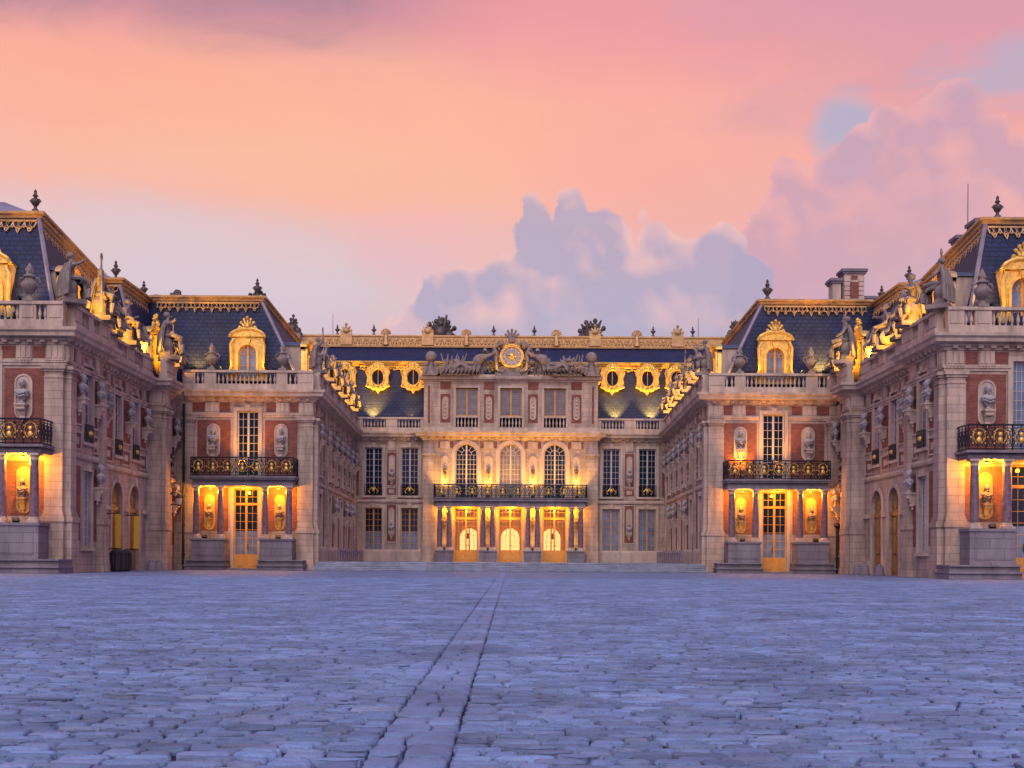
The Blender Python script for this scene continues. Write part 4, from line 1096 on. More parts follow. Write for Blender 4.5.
    hp = MB(); hp.tube([m_(-25.3, 64.15, 18.9), m_(-23.5, 61.78, 13.1)], .12, 6); build('hip_roll', hp, LEAD, roof, True); hp = MB(); hp.tube([m_(-25.6, 78.4, 18.6), m_(-24.0, 77.55, 13.1)], .12, 6); build('hip_roll', hp, LEAD, roof, True)
    up = MB(); loft(up, [m_(-50, 64.5, 19.22), m_(-25.6, 64.5, 19.22), m_(-27.2, 78.4, 19.2), m_(-26.0, 78.8, 19.1), m_(-26, 86, 19.1), m_(-50, 86, 19.2)],
                    [m_(-50, 69, 21.2 if s < 0 else 20.0), m_(-29.2, 69, 21.2 if s < 0 else 20.0), m_(-29.0, 78.4, 20.4), m_(-28.8, 79.4, 20.3), m_(-28.8, 85, 20.2), m_(-50, 85, 20.6)]); build('upper_roof', up, LEAD, roof)
    dormer(root, F, 18.0, -.95, 13.1, 2.0, 15.5, 16.3, GOLD, pane=CURT)
    dormer(root, S1, 3.4, -1.1, 13.1, 2.2, 15.4, 16.2, GSTONE, crest=False, depth=2.2)
    dormer(root, S2, 8.4, -1.6, 13.1, 2.1, 15.4, 16.2, GOLD, crest=True, depth=2.0)
    dormer(root, S4, 1.6, -.9, 13.1, 1.9, 15.4, 16.2, GOLD, crest=True, depth=1.8)
    wall_bust(F, 20.25, 8.55, 'pale bust on the oval plate above the balcony of the outer %s wing' % sn, 'busts set on oval plates', 1.15)
    wall_bust(F, 20.3, 3.8, 'lamplit bust in the porch niche of the outer %s wing' % sn, 'busts set on oval plates', .9, P=BUSTD)
    k = 0
    for f_, u in ((S1, 1.5), (S1, 4.35), (S2, 2.9), (S2, 6.95), (S2, 10.3), (S4, 3.0)):
        wall_bust(f_, u, 9.1, 'bust high on the side wall of the outer %s wing, %s from the front' % (sn, ORD[k]), 'busts along the outer side walls', 1.15, .34); k += 1
    for f_, u, q in ((S1, 4.35, 'before the arched passages'), (S4, 2.9, 'beyond the arched passages')): wall_bust(f_, u, 4.6, 'low bust on the side wall of the outer %s wing, %s' % (sn, q), 'busts along the outer side walls', 1.15, .34)
    rz = math.atan2(-S1.n.x, S1.n.y) + PI
    cyc = [ST_D, ST_A, ST_C, ST_B]
    for k, (f_, u, sc, tw) in enumerate(((S1, .35, 1.05, -.7 * s), (S1, 4.9, 1.15, 0), (S2, 3.4, 1.1, 0), (S2, 6.9, 1.15, 0), (S3, .6, 1.25, -.4 * s), (S4, 2.5, 1.0, 0))):
        put(cyc[(k + (s > 0)) % 4], f_.p(u, .12, 13.745), rz + tw, 'seated statue on the side balustrade of the outer %s wing, %s from the front' % (sn, ORD[k]), 'seated statues on the balustrades', sc)
    put(URN, F.p(20.55, .15, 13.75), 0, 'stone urn on the front balustrade of the outer %s wing' % sn, 'urns on the balustrades', 1.05)
    for u, q in ((1.9, 'nearer'), (10.2, 'farther')): put(URN, S2.p(u, .12, 13.75), rz, 'stone urn on the side balustrade of the outer %s wing, the %s one' % (sn, q), 'urns on the balustrades', 1.0)
    return root, F, (S1, S2, S3, S4)
OL = outer_wing(-1); OR = outer_wing(1)

# ================================================================== central block
def central():
    root = thing('palace_block', 'central palace block with clock, arched balcony windows and three glowing glazed doors', 'palace', (0, 110, 0), world=True)
    FW = 109.6; BY = 108.6
    w = MB(); bk = MB(); t = MB(); c = MB(); b = MB(); r = MB()
    wins = []
    for s in (-1, 1):
        F = Fr((-14.6, FW), (-7.9, FW), s); g = [(1.3, 2.9, 1.6, 5.5, False), (4.6, 6.2, 1.6, 5.5, False)]; u_ = [(1.3, 2.9, 6.6, 11.0, False), (4.6, 6.2, 6.6, 11.0, False)]
        wall(w, F, .5, 12.3, g + u_)
        for o in g + u_: surround(root, F, o, .24, .1)
        for k, o in enumerate(u_ + g): wins.append((F, o, s, k))
        panel(root, F, 3.32, 4.18, 2.4, 5.95); panel(root, F, 3.32, 4.18, 7.55, 10.55); panel(root, F, 3.32, 4.18, 6.7, 7.3)
        framing(t, F, 3.32, 4.18, 2.4, 5.8, .08, .06); framing(t, F, 3.32, 4.18, 7.55, 10.55, .08, .06); F.box(t, 3.5, 4.0, .02, .06, 6.82, 7.18)
        oval_plate(root, F, 3.75, 2.9, 5.5, .27); oval_plate(root, F, 3.75, 7.8, 10.3, .27)
        panel(root, F, .35, .75, 6.6, 10.5); triglyph(t, F, 3.4, 4.1); triglyph(t, F, .3, .8)
        for a_ in (1.55, 2.35, 4.85, 5.65): pass
        pilaster(root, F, -.35 if False else .0, .22, .55, 2.0, 10.5, .12, .04)
        sweep(t, [(-14.4, FW), (-7.95, FW)], STRING, s); sweep(t, [(-14.4, FW), (-7.95, FW)], [(d, z + .5) for d, z in BASE], s)
        sweep(c, [(-14.3, FW), (-7.0, FW)], CORN, s); dentils(c, F, .3, 6.3)
        balustrade(root, F, [(1.1, 3.2), (4.25, 6.35)], 12.42, 13.75, d=.05)
        R_ = Fr((-7.9, FW), (-7.9, BY), s); S_ = Fr((-7.9, FW + .1), (-7.9, BY), s)
        # return of the projecting block
        q = [(-7.9, FW + .1), (-7.9, BY)]
        w.add([(s * 7.9, FW + .2, .5), (s * 7.9, BY, .5), (s * 7.9, BY, 12.3), (s * 7.9, FW + .2, 12.3)], [(0, 1, 2, 3)])
        for k in (0, 1):
            wall_bust(F, 3.75, (3.3, 8.2)[k], '%s bust on narrow brick panel between paired windows, central block, %s side' % (('lower', 'upper')[k], SIDE[s]), 'busts on the central block', .85, .2)
    B = Fr((-7.9, BY), (7.9, BY)); 
    doors = [(u - 1.05, u + 1.05, .6, 5.55, False) for u in (3.9, 7.9, 11.9)]; aw = [(u - 1.0, u + 1.0, 6.3, 11.3, True) for u in (3.9, 7.9, 11.9)]
    wall(w, B, .5, 12.3, doors + aw)
    for o in aw: surround(root, B, o, .34, .12, False, True)
    for o in doors: surround(root, B, o, .2, .08, False, False)
    pilaster(root, B, .02, 1.0, .55, 2.2, 10.4, .22, .08); pilaster(root, B, 14.8, 15.78, .55, 2.2, 10.4, .22, .08)
    for u in (1.95, 5.9, 9.9, 13.85):
        niche(root, B, u, 7.4, 10.2, .36); B.box(t, u - .42, u + .42, .0, .08, 10.85, 11.5); panel(root, B, u - .75 if u > 3 else u - .6, u - .47, 10.9, 11.5); panel(root, B, u + .47, u + .75 if u < 12 else u + .6, 10.9, 11.5)
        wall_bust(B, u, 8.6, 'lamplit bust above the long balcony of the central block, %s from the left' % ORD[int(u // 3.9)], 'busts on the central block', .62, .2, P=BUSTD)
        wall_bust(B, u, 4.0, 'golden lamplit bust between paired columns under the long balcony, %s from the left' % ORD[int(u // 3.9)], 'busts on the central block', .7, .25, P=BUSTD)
    bp = [(-7.9, FW + .05), (-7.9, BY), (7.9, BY), (7.9, FW + .05)]
    sweep(c, bp, [(d, z + .003) for d, z in CORN]); dentils(c, B, .3, 15.5)
    # attic storey
    A = Fr((-7.9, BY + .35), (7.9, BY + .35)); at = [(u - 1.0, u + 1.0, 12.85, 16.4, False) for u in (3.9, 7.9, 11.9)]
    wall(w, A, 12.3, 17.3, at)
    w.add([(-7.9, BY + .35, 12.3), (-7.9, 112, 12.3), (-7.9, 112, 17.3), (-7.9, BY + .35, 17.3)], [(0, 1, 2, 3)]); w.add([(7.9, BY + .35, 12.3), (7.9, 112, 12.3), (7.9, 112, 17.3), (7.9, BY + .35, 17.3)], [(0, 1, 2, 3)])
    w.add([(-7.9, BY + .35, 17.3), (7.9, BY + .35, 17.3), (7.9, 112.5, 17.3), (-7.9, 112.5, 17.3)], [(0, 1, 2, 3)])
    A.box(t, -.02, 15.82, .0, .22, 12.42, 12.8)
    for k, o in enumerate(at):
        surround(root, A, o, .2, .08, False, False)
        b = MB(); balus_run(b, A, o[0] + .05, o[1] - .05, 12.86, .85, .02, .3); A.box(b, o[0] + .003, o[1] - .003, -.12, .14, 13.70, 13.84); build('balustrade', b, TRIM, root)
        window(A, (o[0], o[1], 13.85, 16.35, False), root, cols=1, rows=1, fm=WOOD, gm=BLIND, dep=.3)
    for u in (1.95, 5.9, 9.9, 13.85):
        panel(root, A, u - .45, u + .45, 13.25, 15.85); panel(root, A, u - .48, u + .48, 16.25, 16.95); oval_plate(root, A, u, 13.5, 15.6, .28, .05)
        q = MB()
        for z in (13.9, 14.25, 14.6, 14.95, 15.25): t.ball(A.p(u + random.uniform(-.05, .05), .09, z), .13, .07, .15, 6, 4)
    for a_ in (.45, 15.35): panel(root, A, a_ - .1, a_ + .1, 13.2, 16.6)
    A.box(t, .0, 1.0 - .1, .0, .1, 12.8, 17.0) if False else None
    ACOR = [(0, 16.98), (.08, 16.98), (.12, 17.1), (.35, 17.16), (.42, 17.3), (.44, 17.42), (-.3, 17.45), (-.3, 16.98)]
    sweep(c, [(-7.9, 112), (-7.9, BY + .35), (7.9, BY + .35), (7.9, 112)], ACOR)
    build('wall', w, STONE, root); pass; build('stone_dressing', t, TRIM, root, False); build('cornice', c, TRIM, root);
    for F, o, s, k in wins:
        low = o[2] < 3
        x = window(F, o, root, rows=8 if not low else 7, cols=2, fm=WOOD if low else WFRAME, gm=(CURT if (low and s > 0) else GLASS))
        if low and s < 0:
            q = MB(); F.box(q, o[0] + .08, o[1] - .08, -.2, -.19, o[2] + .1, o[2] + 1.75); build('net_curtain', q, CURT, x)
        if not low:
            q = MB(); g = MB(); u0, u1 = o[0] + .02, o[1] - .02
            for z in (6.66, 6.8, 7.6): q.tube([F.p(u0, .16, z), F.p(u1, .16, z)], .035, 4)
            for i in range(13): u = u0 + (u1 - u0) * i / 12; q.tube([F.p(u, .16, 6.64), F.p(u, .16, 7.6)], .028, 4)
            for sg in (-1, 1): g.tube([F.p((u0 + u1) / 2 + sg * x_, .2, z) for x_, z in ((.1, 7.4), (.25, 7.2), (.45, 7.0), (.3, 6.85))], .05, 5)
            g.ball(F.p((u0 + u1) / 2, .2, 7.15), .14, .08, .2); build('balconet_rail', q, IRON, x); build('balconet_ornament', g, GOLD, x, True)
    for o in aw: window(B, o, root, cols=3, rows=9, gm=BLIND if o is aw[1] else GLASS)
    for o in doors:
        d = window(B, o, root, 'door', WOOD, CLEAR, 3, 9, 1.1, 4.55, .22)
        h = MB(); uc = (o[0] + o[1]) / 2; h.ball(B.p(uc + .12, -.08, 2.1), .06); build('handle', h, BRONZE, d, True)
    # portico with paired columns and long balcony
    dp = 1.55; m = MB(); u0, u1 = 1.2, 14.6
    B.box(m, u0, u1, -.04, dp + .2, 5.56, 5.78); B.box(m, u0 + .05, u1 - .05, -.04, dp + .16, 5.78, 6.02); B.box(m, u0 - .1, u1 + .1, -.04, dp + .4, 6.02, 6.28); B.box(m, u0 - .2, u1 + .2, -.04, dp + .5, 6.26, 6.32)
    build('portico_entablature', m, PLINTH, root)
    for k in (-1, 1):
        for x0, x1 in ((5.12, 6.62), (1.25, 2.75)):
            m = MB(); a_, b_ = sorted((k * x0, k * x1)); m.box(a_, b_, BY - dp - .34, BY - .06, .6, 1.55); m.box(a_ - .05, b_ + .05, BY - dp - .4, BY - .06, 1.5, 1.64); build('column_pedestal', m, PLINTH, root)
    for k in (-1, 1):
        for x in (6.28, 5.45, 2.42, 1.58): column(root, (k * x, BY - dp), 1.64, 5.56, .24)
    railing(B, u0 - .1, u1 + .1, 6.33, 1.15, root, dp + .36, 1.3, dp + .3)
    # vestibule seen through the doors
    v = MB(); v.box(-6.4, 6.4, 108.98, 119, .45, .6); v.box(-6.4, 6.4, 108.98, 119, 5.6, 5.8); v.box(-6.6, -6.4, 108.98, 119, .45, 5.8); v.box(6.4, 6.6, 108.98, 119, .45, 5.8)
    V_ = Fr((-6.4, 118.6), (6.4, 118.6)); vo = [(6.4 + x - 1.0, 6.4 + x + 1.0, 1.5, 4.0, True) for x in (-4.05, 0, 4.05)]
    wall(v, V_, .6, 5.6, vo, dep=.2)
    for x in (-2.0, 2.0):
        v.box(x - .35, x + .35, 112.6, 113.3, .6, 5.6)
    build('vestibule', v, INNER, root)
    sv = MB()
    for o in vo: surround(sv, V_, o, .25, .1, False, False)
    build('vestibule_arches', sv, WOOD, root)
    for o in vo: window(V_, o, root, cols=2, rows=3, fm=WOOD, gm=LITG, dep=.15)
    for x in (-4, 0, 4): lamp((x - 0, 114.5, 4.4), 300, YW, .2, root).location = (x, 3.2, 4.6)
    for x in (-4, 0, 4):
        la = MB(); 
        P0 = (x, 111.2, 3.0)
        la.lathe(P0, [(.03, -.3), (.16, -.2), (.18, .15), (.05, .3)], 8); la.tube([(x, 111.2, 3.3), (x, 111.2, 5.6)], .02, 4); q = build('hanging_lantern', la, LITG if x == 0 else BRONZE, root)
    # roof
    r = MB(); X = 20.5
    loft(r, [(-X, 110.5, 13), (X, 110.5, 13), (X, 124, 13), (-X, 124, 13)], [(-X, 111.6, 18.9), (X, 111.6, 18.9), (X, 123, 18.9), (-X, 123, 18.9)])
    loft(r, [(-X, 111.75, 19.3), (X, 111.75, 19.3), (X, 123, 19.3), (-X, 123, 19.3)], [(-X, 115, 21.05), (X, 115, 21.05), (X, 121, 21.05), (-X, 121, 21.05)])
    roof = build('roof', r, SLATE, root)
    tm = MB(); sweep(tm, [(-X, 111.6), (X, 111.6)], [(d * 1.1, z + 19.1) for d, z in TRIMP]); build('roof_trim', tm, GOLD, roof)
    lq = MB(); lambrequin(lq, (-14, 111.45, 18.65), (14, 111.45, 18.65), (0, -1.1, -5.9), .7, .42, .04); build('roof_fringe', lq, GOLD, roof, True)
    cp = MB(); sweep(cp, [(-X, 114.9), (X, 114.9)], [(-.4, 21.05), (.02, 21.05), (.12, 21.1), (.14, 21.22), (.03, 21.28), (.03, 22.05), (.14, 22.12), (.14, 22.26), (-.4, 22.26)])
    n = 52
    for i in range(n):
        x = -18.5 + 37 * (i + .5) / n; K = .33
        cp.tube([(x - K, 114.84, 21.4), (x - .15, 114.84, 21.9), (x, 114.84, 21.65), (x + .15, 114.84, 21.9), (x + K, 114.84, 21.4)], .06, 4); cp.ball((x, 114.82, 21.5), .1)
    build('crest_band', cp, GSTONE, roof, True)
    for k, x in enumerate((-15.8, -12.0, -8.0 + 0, -4.3, 4.3, 8.0, 12.0, 15.9)):
        g = MB(); big = k in (1, 6, 2, 5) and False or (abs(x) in (15.8, 15.9, 8.0))
        if abs(abs(x) - 15) < 1.2 or abs(x) == 8.0:
            g.box(x - .55, x + .55, 114.7, 114.95, 21.3, 22.5)
            for q in range(5): a = PI * (q + .5) / 5; g.tube([(x, 114.8, 22.4), (x + .6 * math.cos(a), 114.8, 22.5 + .65 * math.sin(a))], [.16, .1], 5)
            g.ball((x, 114.75, 22.65), .38, .25, .3); g.ball((x, 114.75, 23.25), .14)
        else:
            g.tube([(x, 114.8, 21.3), (x, 114.8, 22.3)], [.3, .18], 6)
            for q in range(7): a = PI * (q + .5) / 7; g.tube([(x, 114.8, 22.3), (x + .5 * math.cos(a), 114.8, 22.35 + .5 * math.sin(a))], [.1, .1], 5)
        build('crest_ornament', g, GSTONE, roof, True)
    Fd = Fr((-14, 111), (14, 111))
    for x in (-15.4 + .0, -12.3, -9.05, 9.35, 12.6, 15.3): oval_dormer(root, Fd, x + 14, .2, 17.6, GOLD)
    # clock with its crown and rays
    cz = 19.25; C_ = Fr((-1, BY + .2), (1, BY + .2)); cu = 1.05
    g = MB(); N = 28
    O = [(cu + 1.02 * math.cos(2 * PI * k / N), cz + 1.02 * math.sin(2 * PI * k / N)) for k in range(N)]; I = [(cu + .86 * math.cos(2 * PI * k / N), cz + .86 * math.sin(2 * PI * k / N)) for k in range(N)]
    for k in range(N): j = (k + 1) % N; g.plate([I[k], I[j], O[j], O[k]], C_, -.3, .2)
    g.tube([C_.p(u, .2, z) for u, z in O], .08, 6, closed=True)
    ck = build('clock', g, GOLD, root, True)
    d = MB(); d.plate([(cu + .87 * math.cos(2 * PI * k / N), cz + .87 * math.sin(2 * PI * k / N)) for k in range(N)], C_, -.25, .08); build('dial', d, DIAL, ck)
    d = MB()
    for k in range(12):
        a = 2 * PI * k / 12; c1, s1 = math.cos(a), math.sin(a)
        d.plate([(cu + .62 * c1 - .03 * s1, cz + .62 * s1 + .03 * c1), (cu + .8 * c1 - .03 * s1, cz + .8 * s1 + .03 * c1), (cu + .8 * c1 + .03 * s1, cz + .8 * s1 - .03 * c1), (cu + .62 * c1 + .03 * s1, cz + .62 * s1 - .03 * c1)], C_, .08, .1)
    build('hour_marks', d, GOLD, ck)
    d = MB(); d.ball(C_.p(cu, .14, cz), .26, .1, .26)
    for k in range(12): a = 2 * PI * k / 12; d.tube([C_.p(cu + .2 * math.cos(a), .12, cz + .2 * math.sin(a)), C_.p(cu + .42 * math.cos(a), .12, cz + .42 * math.sin(a))], [.06, .015], 5)
    build('sun_mask', d, GOLD, ck, True)
    d = MB(); d.tube([C_.p(cu, .2, cz), C_.p(cu - .55, .2, cz + .1)], [.05, .02], 5); build('clock_hand', d, IRON, ck); 
    p = MB(); C_.box(p, cu - 1.5, cu + 1.5, -.5, .12, 17.43, 17.75); C_.box(p, cu - .9, cu + .9, -.4, .05, 17.75, 18.35)
    for sg in (-1, 1):
        p.tube([C_.p(cu + sg * a_, .1, z) for a_, z in ((.75, 17.8), (1.3, 18.1), (1.45, 18.8), (1.35, 19.5), (1.6, 20.0), (1.2, 20.4), (.7, 20.5))], [.2, .22, .16, .15, .2, .2, .16], 6)
    p.ball(C_.p(cu, .1, 20.75), .35, .2, .35); 
    for q in range(5): a = PI * (q + .5) / 5; p.tube([C_.p(cu, .1, 20.9), C_.p(cu + .6 * math.cos(a), .1, 21.0 + .6 * math.sin(a))], [.16, .1], 5)
    for q in range(5): a = PI * (q + .5) / 5; p.ball(C_.p(cu + .6 * math.cos(a), .1, 21.05 + .6 * math.sin(a)), .12)
    build('clock_surround', p, STATUE, root, True)
    return root, B, A
CB = central()

# ================================================================== sculpture of the clock pediment, roof pieces
BY = 108.6
def recline(s):
    t = thing('reclining_statue', 'large reclining stone figure %s of the clock on the attic' % SIDE[s], 'statue', (s * 2.5, BY - .05, 17.44)); t.scale = (1.3,) * 3
    J = {'pelvis': (.9, 0, .45), 'waist': (.55, -.05, .75), 'chest': (.2, -.05, 1.15), 'neck': (0, -.05, 1.5), 'head': (-.1, -.1, 1.75), 'crown': (-.12, -.1, 1.95),
         'shl': (-.1, -.28, 1.3), 'ell': (-.55, -.3, 1.45), 'hal': (-.95, -.25, 1.75), 'shr': (.5, -.22, 1.3), 'elr': (.75, -.3, .8), 'har': (1.15, -.35, .75),
         'hil': (1.1, -.2, .45), 'knl': (1.75, -.3, .85), 'anl': (2.2, -.3, .25), 'tol': (2.45, -.3, .15), 'hir': (1.1, .15, .4), 'knr': (1.9, .1, .4), 'anr': (2.6, .05, .22), 'tor': (2.85, 0, .2)}
    rad = {'pelvis': .28, 'waist': .24, 'chest': .3, 'neck': .11, 'head': .17, 'crown': .12, 'shl': .15, 'ell': .1, 'hal': .09, 'shr': .15, 'elr': .1, 'har': .09, 'hil': .22, 'knl': .17, 'anl': .1, 'tol': .08, 'hir': .22, 'knr': .16, 'anr': .1, 'tor': .08}
    E = [('pelvis', 'waist'), ('waist', 'chest'), ('chest', 'neck'), ('neck', 'head'), ('head', 'crown'), ('chest', 'shl'), ('shl', 'ell'), ('ell', 'hal'), ('chest', 'shr'), ('shr', 'elr'), ('elr', 'har'),
         ('pelvis', 'hil'), ('hil', 'knl'), ('knl', 'anl'), ('anl', 'tol'), ('pelvis', 'hir'), ('hir', 'knr'), ('knr', 'anr'), ('anr', 'tor')]
    m = MB(); M = Matrix.Diagonal((s * .95, 1, 1, 1)); m.merge(skin_mesh(J, E, rad), M); build('figure', m, STATUE, t, True)
    d = MB(); rr = random.Random(5 + s)
    for k in range(10): x = .3 + k * .27; d.tube([(s * x, -.1, .7 - .04 * k), (s * (x + .1), -.35, .4), (s * (x + .15), -.4, .02)], [.12, .14, .08], 6)
    for k in range(6): d.tube([(s * (-.1 + .1 * k), .1, 1.3), (s * (.1 + .18 * k), .25, .6), (s * (.1 + .2 * k), .25, 0)], [.12, .16, .1], 6)
    build('drapery', d, STATUE, t, True)
recline(-1); recline(1)
def relics(s):
    t = thing('trophy_of_arms', 'carved pile of shields, helmets and banners between statue and globe, %s end of the attic' % SIDE[s], 'sculpture', (s * 5.2, BY, 17.44)); t.scale = (1.25, 1, 1.2)
    m = MB(); rr = random.Random(11 + s)
    for k in range(26):
        x = rr.uniform(-1.0, 1.1); h = 1.25 - .25 * abs(x); z = rr.uniform(.1, h); m.ball((x, rr.uniform(-.35, .1), z), rr.uniform(.14, .27), .2, rr.uniform(.14, .28), 7, 5)
    for k in range(12): x = rr.uniform(-.9, .9); m.tube([(x, -.1, .2), (x + rr.uniform(-.5, .5), -.15, rr.uniform(1.1, 1.7))], [.09, .04], 5)
    m.box(-1.2, 1.2, -.4, .4, 0, .12); build('armour_pile', m, STATUE, t, True)
    t2 = thing('globe_group', 'stone globe with crouching children at the %s corner of the attic' % SIDE[s], 'sculpture', (s * 7.25, BY + .1, 17.44))
    m = MB(); m.ball((0, 0, 1.72), .52, .5, .52, 12, 9); m.lathe((0, 0, .1), [(.5, 0), (.4, .4), (.25, .9), (.3, 1.15)], 10); build('globe', m, STATUE, t2, True)
    m = MB()
    for k in (-1, 1):
        m.ball((k * .5, -.2, .5), .28, .25, .42); m.ball((k * .52, -.25, 1.0), .19); m.tube([(k * .5, -.3, .75), (k * .25, -.35, 1.2)], .09, 6); m.tube([(k * .5, -.3, .3), (k * .6, -.55, .15)], .12, 6)
    build('children', m, STATUE, t2, True); m = MB(); m.box(-.85, .85, -.5, .5, 0, .14); build('group_base', m, STATUE, t2)
relics(-1); relics(1)

# dense carved foliage and drapery filling the space round the clock, rising to a low peak
t = thing('carved_crest', 'dense carved foliage and drapery behind the clock, rising to a low peak', 'sculpture', (0, BY + .45, 17.44)); HV = {-1: MB(), 1: MB()}; rr = random.Random(9)
for k in range(150):
    x = rr.uniform(-4.4, 4.4); h = 3.1 * (1 - abs(x) / 4.7) ** .75 + .35
    if abs(x) < .8: continue
    HV[1 if x > 0 else -1].ball((x, rr.uniform(-.25, .1), rr.uniform(.1, h)), rr.uniform(.11, .24), .2, rr.uniform(.12, .3), 7, 5)
for k in range(40):
    x = rr.choice((-1, 1)) * rr.uniform(.95, 4.0); h = 3.0 * (1 - abs(x) / 4.7) ** .75; z = rr.uniform(.2, h)
    HV[1 if x > 0 else -1].tube([(x, -.2, z), (x + rr.uniform(-.35, .35), -.35, z + .25), (x + rr.uniform(-.6, .6), -.2, z + rr.uniform(.3, .55))], [.12, .09, .04], 5)
build('carving', HV[-1], STATUE, t, True); build('carving', HV[1], STATUE, t, True); m = MB(); m.box(-4.5, 4.5, -.3, .35, 0, .16); build('crest_base', m, TRIM, t)

# dark trophies on the garden-side roofs
for k, (x, y, z, sc, lab, seed) in enumerate(((-7.0, 118.5, 22.2, 1.65, 'dark fan-shaped trophy on the ridge, left of the clock', 3), (7.8, 118.5, 22.1, 1.6, 'dark trophy group on the ridge, right of the clock', 8),
        (-20.7, 113.5, 22.0, 1.0, 'dark trophy on the roof just behind the inner left wing', 12), (21.2, 113.5, 22.0, 1.0, 'dark trophy on the roof just behind the inner right wing', 21))):
    t = thing('roof_trophy', lab, 'sculpture', (x, y, z), 0, 'dark trophies on the far roofs')
    build('trophy', trophy_mesh(seed, 12 if k % 2 == 0 else 9, 1.05 if k < 2 else .6, 1.6), BRONZE, t, True).scale = (sc,) * 3
    m = MB(); m.box(-.8 * sc, .8 * sc, -.5, .5, -1.3 if k < 2 else -6, 0); build('trophy_base', m, LEAD, t)

# finials
def fin(x, y, z, lab, sc=1.0): put(FINIAL, (x, y, z), 0, lab, 'finials on the roof ridges', sc * .88)
fin(-25.55, 64.3, 19.3, 'bronze urn finial at the roof corner of the outer left wing', 1.05); fin(26.0, 64.3, 19.3, 'bronze urn finial at the roof corner of the outer right wing', 1.05)
fin(28.0, 64.3, 19.3, 'bronze urn finial at the right edge of the view', 1.05)
fin(-26.0, 78.8, 19.05, 'finial on the set-back roof corner between the left wings, the nearer of two', 1.1); fin(-25.75, 84.0, 19.05, 'finial on the set-back roof between the left wings, the farther of two', 1.0)
fin(26.1, 78.8, 19.05, 'finial on the set-back roof corner between the right wings, the nearer of two', 1.1); fin(25.9, 84.0, 19.05, 'finial on the set-back roof between the right wings, the farther of two', 1.0)
fin(-17.95, 84.7, 19.25, 'finial at the court end of the inner left wing roof, dark sculpture around it', 1.15); fin(18.05, 84.7, 19.25, 'finial at the court end of the inner right wing roof', 1.3)
for k, x in enumerate((-16.7, -13.2, -1.7, 2.2, 13.6, 17.4)): fin(x, 115.2, 22.35, 'small finial on the central ridge, %s from the left' % ORD[k], .85)
# carved group round the finial of the inner left wing
t = thing('roof_ornament', 'dark leafy carving around the finial of the inner left wing roof', 'sculpture', (-17.9, 84.9, 19.2)); m = MB(); rr = random.Random(4)
for k in range(18): x = rr.uniform(-.6, .45); m.ball((x, rr.uniform(-.15, .15), rr.uniform(-.05, .5 - .4 * abs(x))), rr.uniform(.1, .18), .16, rr.uniform(.1, .18), 6, 4)
build('ornament_body', m, BRONZE, t, True)

# chimneys
def chimney(x, y, z, w, h, lab, d=1.2):
    t = thing('chimney', lab, 'chimney', (x, y, z)); m = MB()
    m.box(-w / 2, w / 2, -d / 2, d / 2, -1.0, h - .35); m.box(-w / 2 - .1, w / 2 + .1, -d / 2 - .1, d / 2 + .1, .1, .3); build('stack', m, TRIM, t)
    m = MB(); m.box(-w / 2 - .12, w / 2 + .12, -d / 2 - .12, d / 2 + .12, h - .35, h - .2); m.box(-w / 2 - .22, w / 2 + .22, -d / 2 - .22, d / 2 + .22, h - .2, h); build('cap', m, PLINTH, t)
    if w > 1:
        m = MB(); m.box(-w / 2 + .34, w / 2 - .34, -d / 2 - .02, -d / 2 + .1, .45, h - .95); m.box(-w / 2 + .5, w / 2 - .5, -d / 2 - .02, -d / 2 + .1, h - .78, h - .48); build('brick_panel', m, BRICK, t)
        m = MB()
        for k in range(5):
            for sg in (-1, 1): m.box(sg * (w / 2 - .2) - .2, sg * (w / 2 - .2) + .2, -d / 2 - .06, -d / 2, .35 + k * (h - .9) / 5, .35 + k * (h - .9) / 5 + .25)
        build('quoins', m, TRIM, t)
chimney(25.0, 88.2, 19.6, 1.45, 2.6, 'tall brick and stone chimney on the right roofs, the widest one'); chimney(23.85, 88.6, 19.6, .6, 2.0, 'narrow chimney just left of the widest chimney on the right roofs')
chimney(26.5, 88.4, 19.5, 1.0, .75, 'low chimney stub right of the widest chimney'); chimney(21.6, 87.5, 19.3, 1.0, .5, 'small flat vent on the roof of the inner right wing') if False else None
chimney(27.6, 70.5, 19.6, 1.0, 1.25, 'small chimney behind the outer right roof slope, the nearer one'); chimney(27.6, 73.4, 19.6, .9, 1.1, 'small chimney behind the outer right roof slope, the farther one', .9)
t = thing('skylight', 'low dark skylight on the flat roof of the inner right wing', 'skylight', (21.0, 87.0, 19.35)); m = MB(); m.hexa([(-.7, -.5, -.4), (.7, -.5, -.4), (.7, .5, -.4), (-.7, .5, -.4), (-.85, -.6, .32), (.85, -.6, .32), (.85, .6, .32), (-.85, .6, .32)]); build('skylight_frame', m, LEADB, t); m = MB(); m.box(-.8, .8, -.55, .55, .33, .38); build('skylight_pane', m, GLASS, t)
t = thing('roof_vent', 'small dark roof vent with a rod on the inner left wing roof', 'roof vent', (-24.2, 86.5, 19.5)); m = MB(); m.box(-.35, .35, -.3, .3, -.4, .35); m.ball((.1, 0, .4), .3, .25, .25); build('vent_body', m, BRONZE, t); m = MB(); m.tube([(-.4, 0, .2), (-1.6, 0, .25)], .035, 5); m.tube([(-1.4, 0, -.4), (-1.4, 0, .3)], .03, 5); build('vent_rod', m, BRONZE, t)
def pole(x, y, z0, z1, r, lab, nm='lightning_rod'):
    t = thing(nm, lab, 'rod' if nm != 'flagpole' else 'flagpole', (x, y, z0)); m = MB(); m.tube([(0, 0, -.6), (0, 0, z1 - z0)], [r, r * .6], 6); build('mast', m, BRONZE, t); m = MB(); m.lathe((0, 0, -.4), [(r * 3, 0), (r * 2, .3)], 8); build('mast_base', m, BRONZE, t)
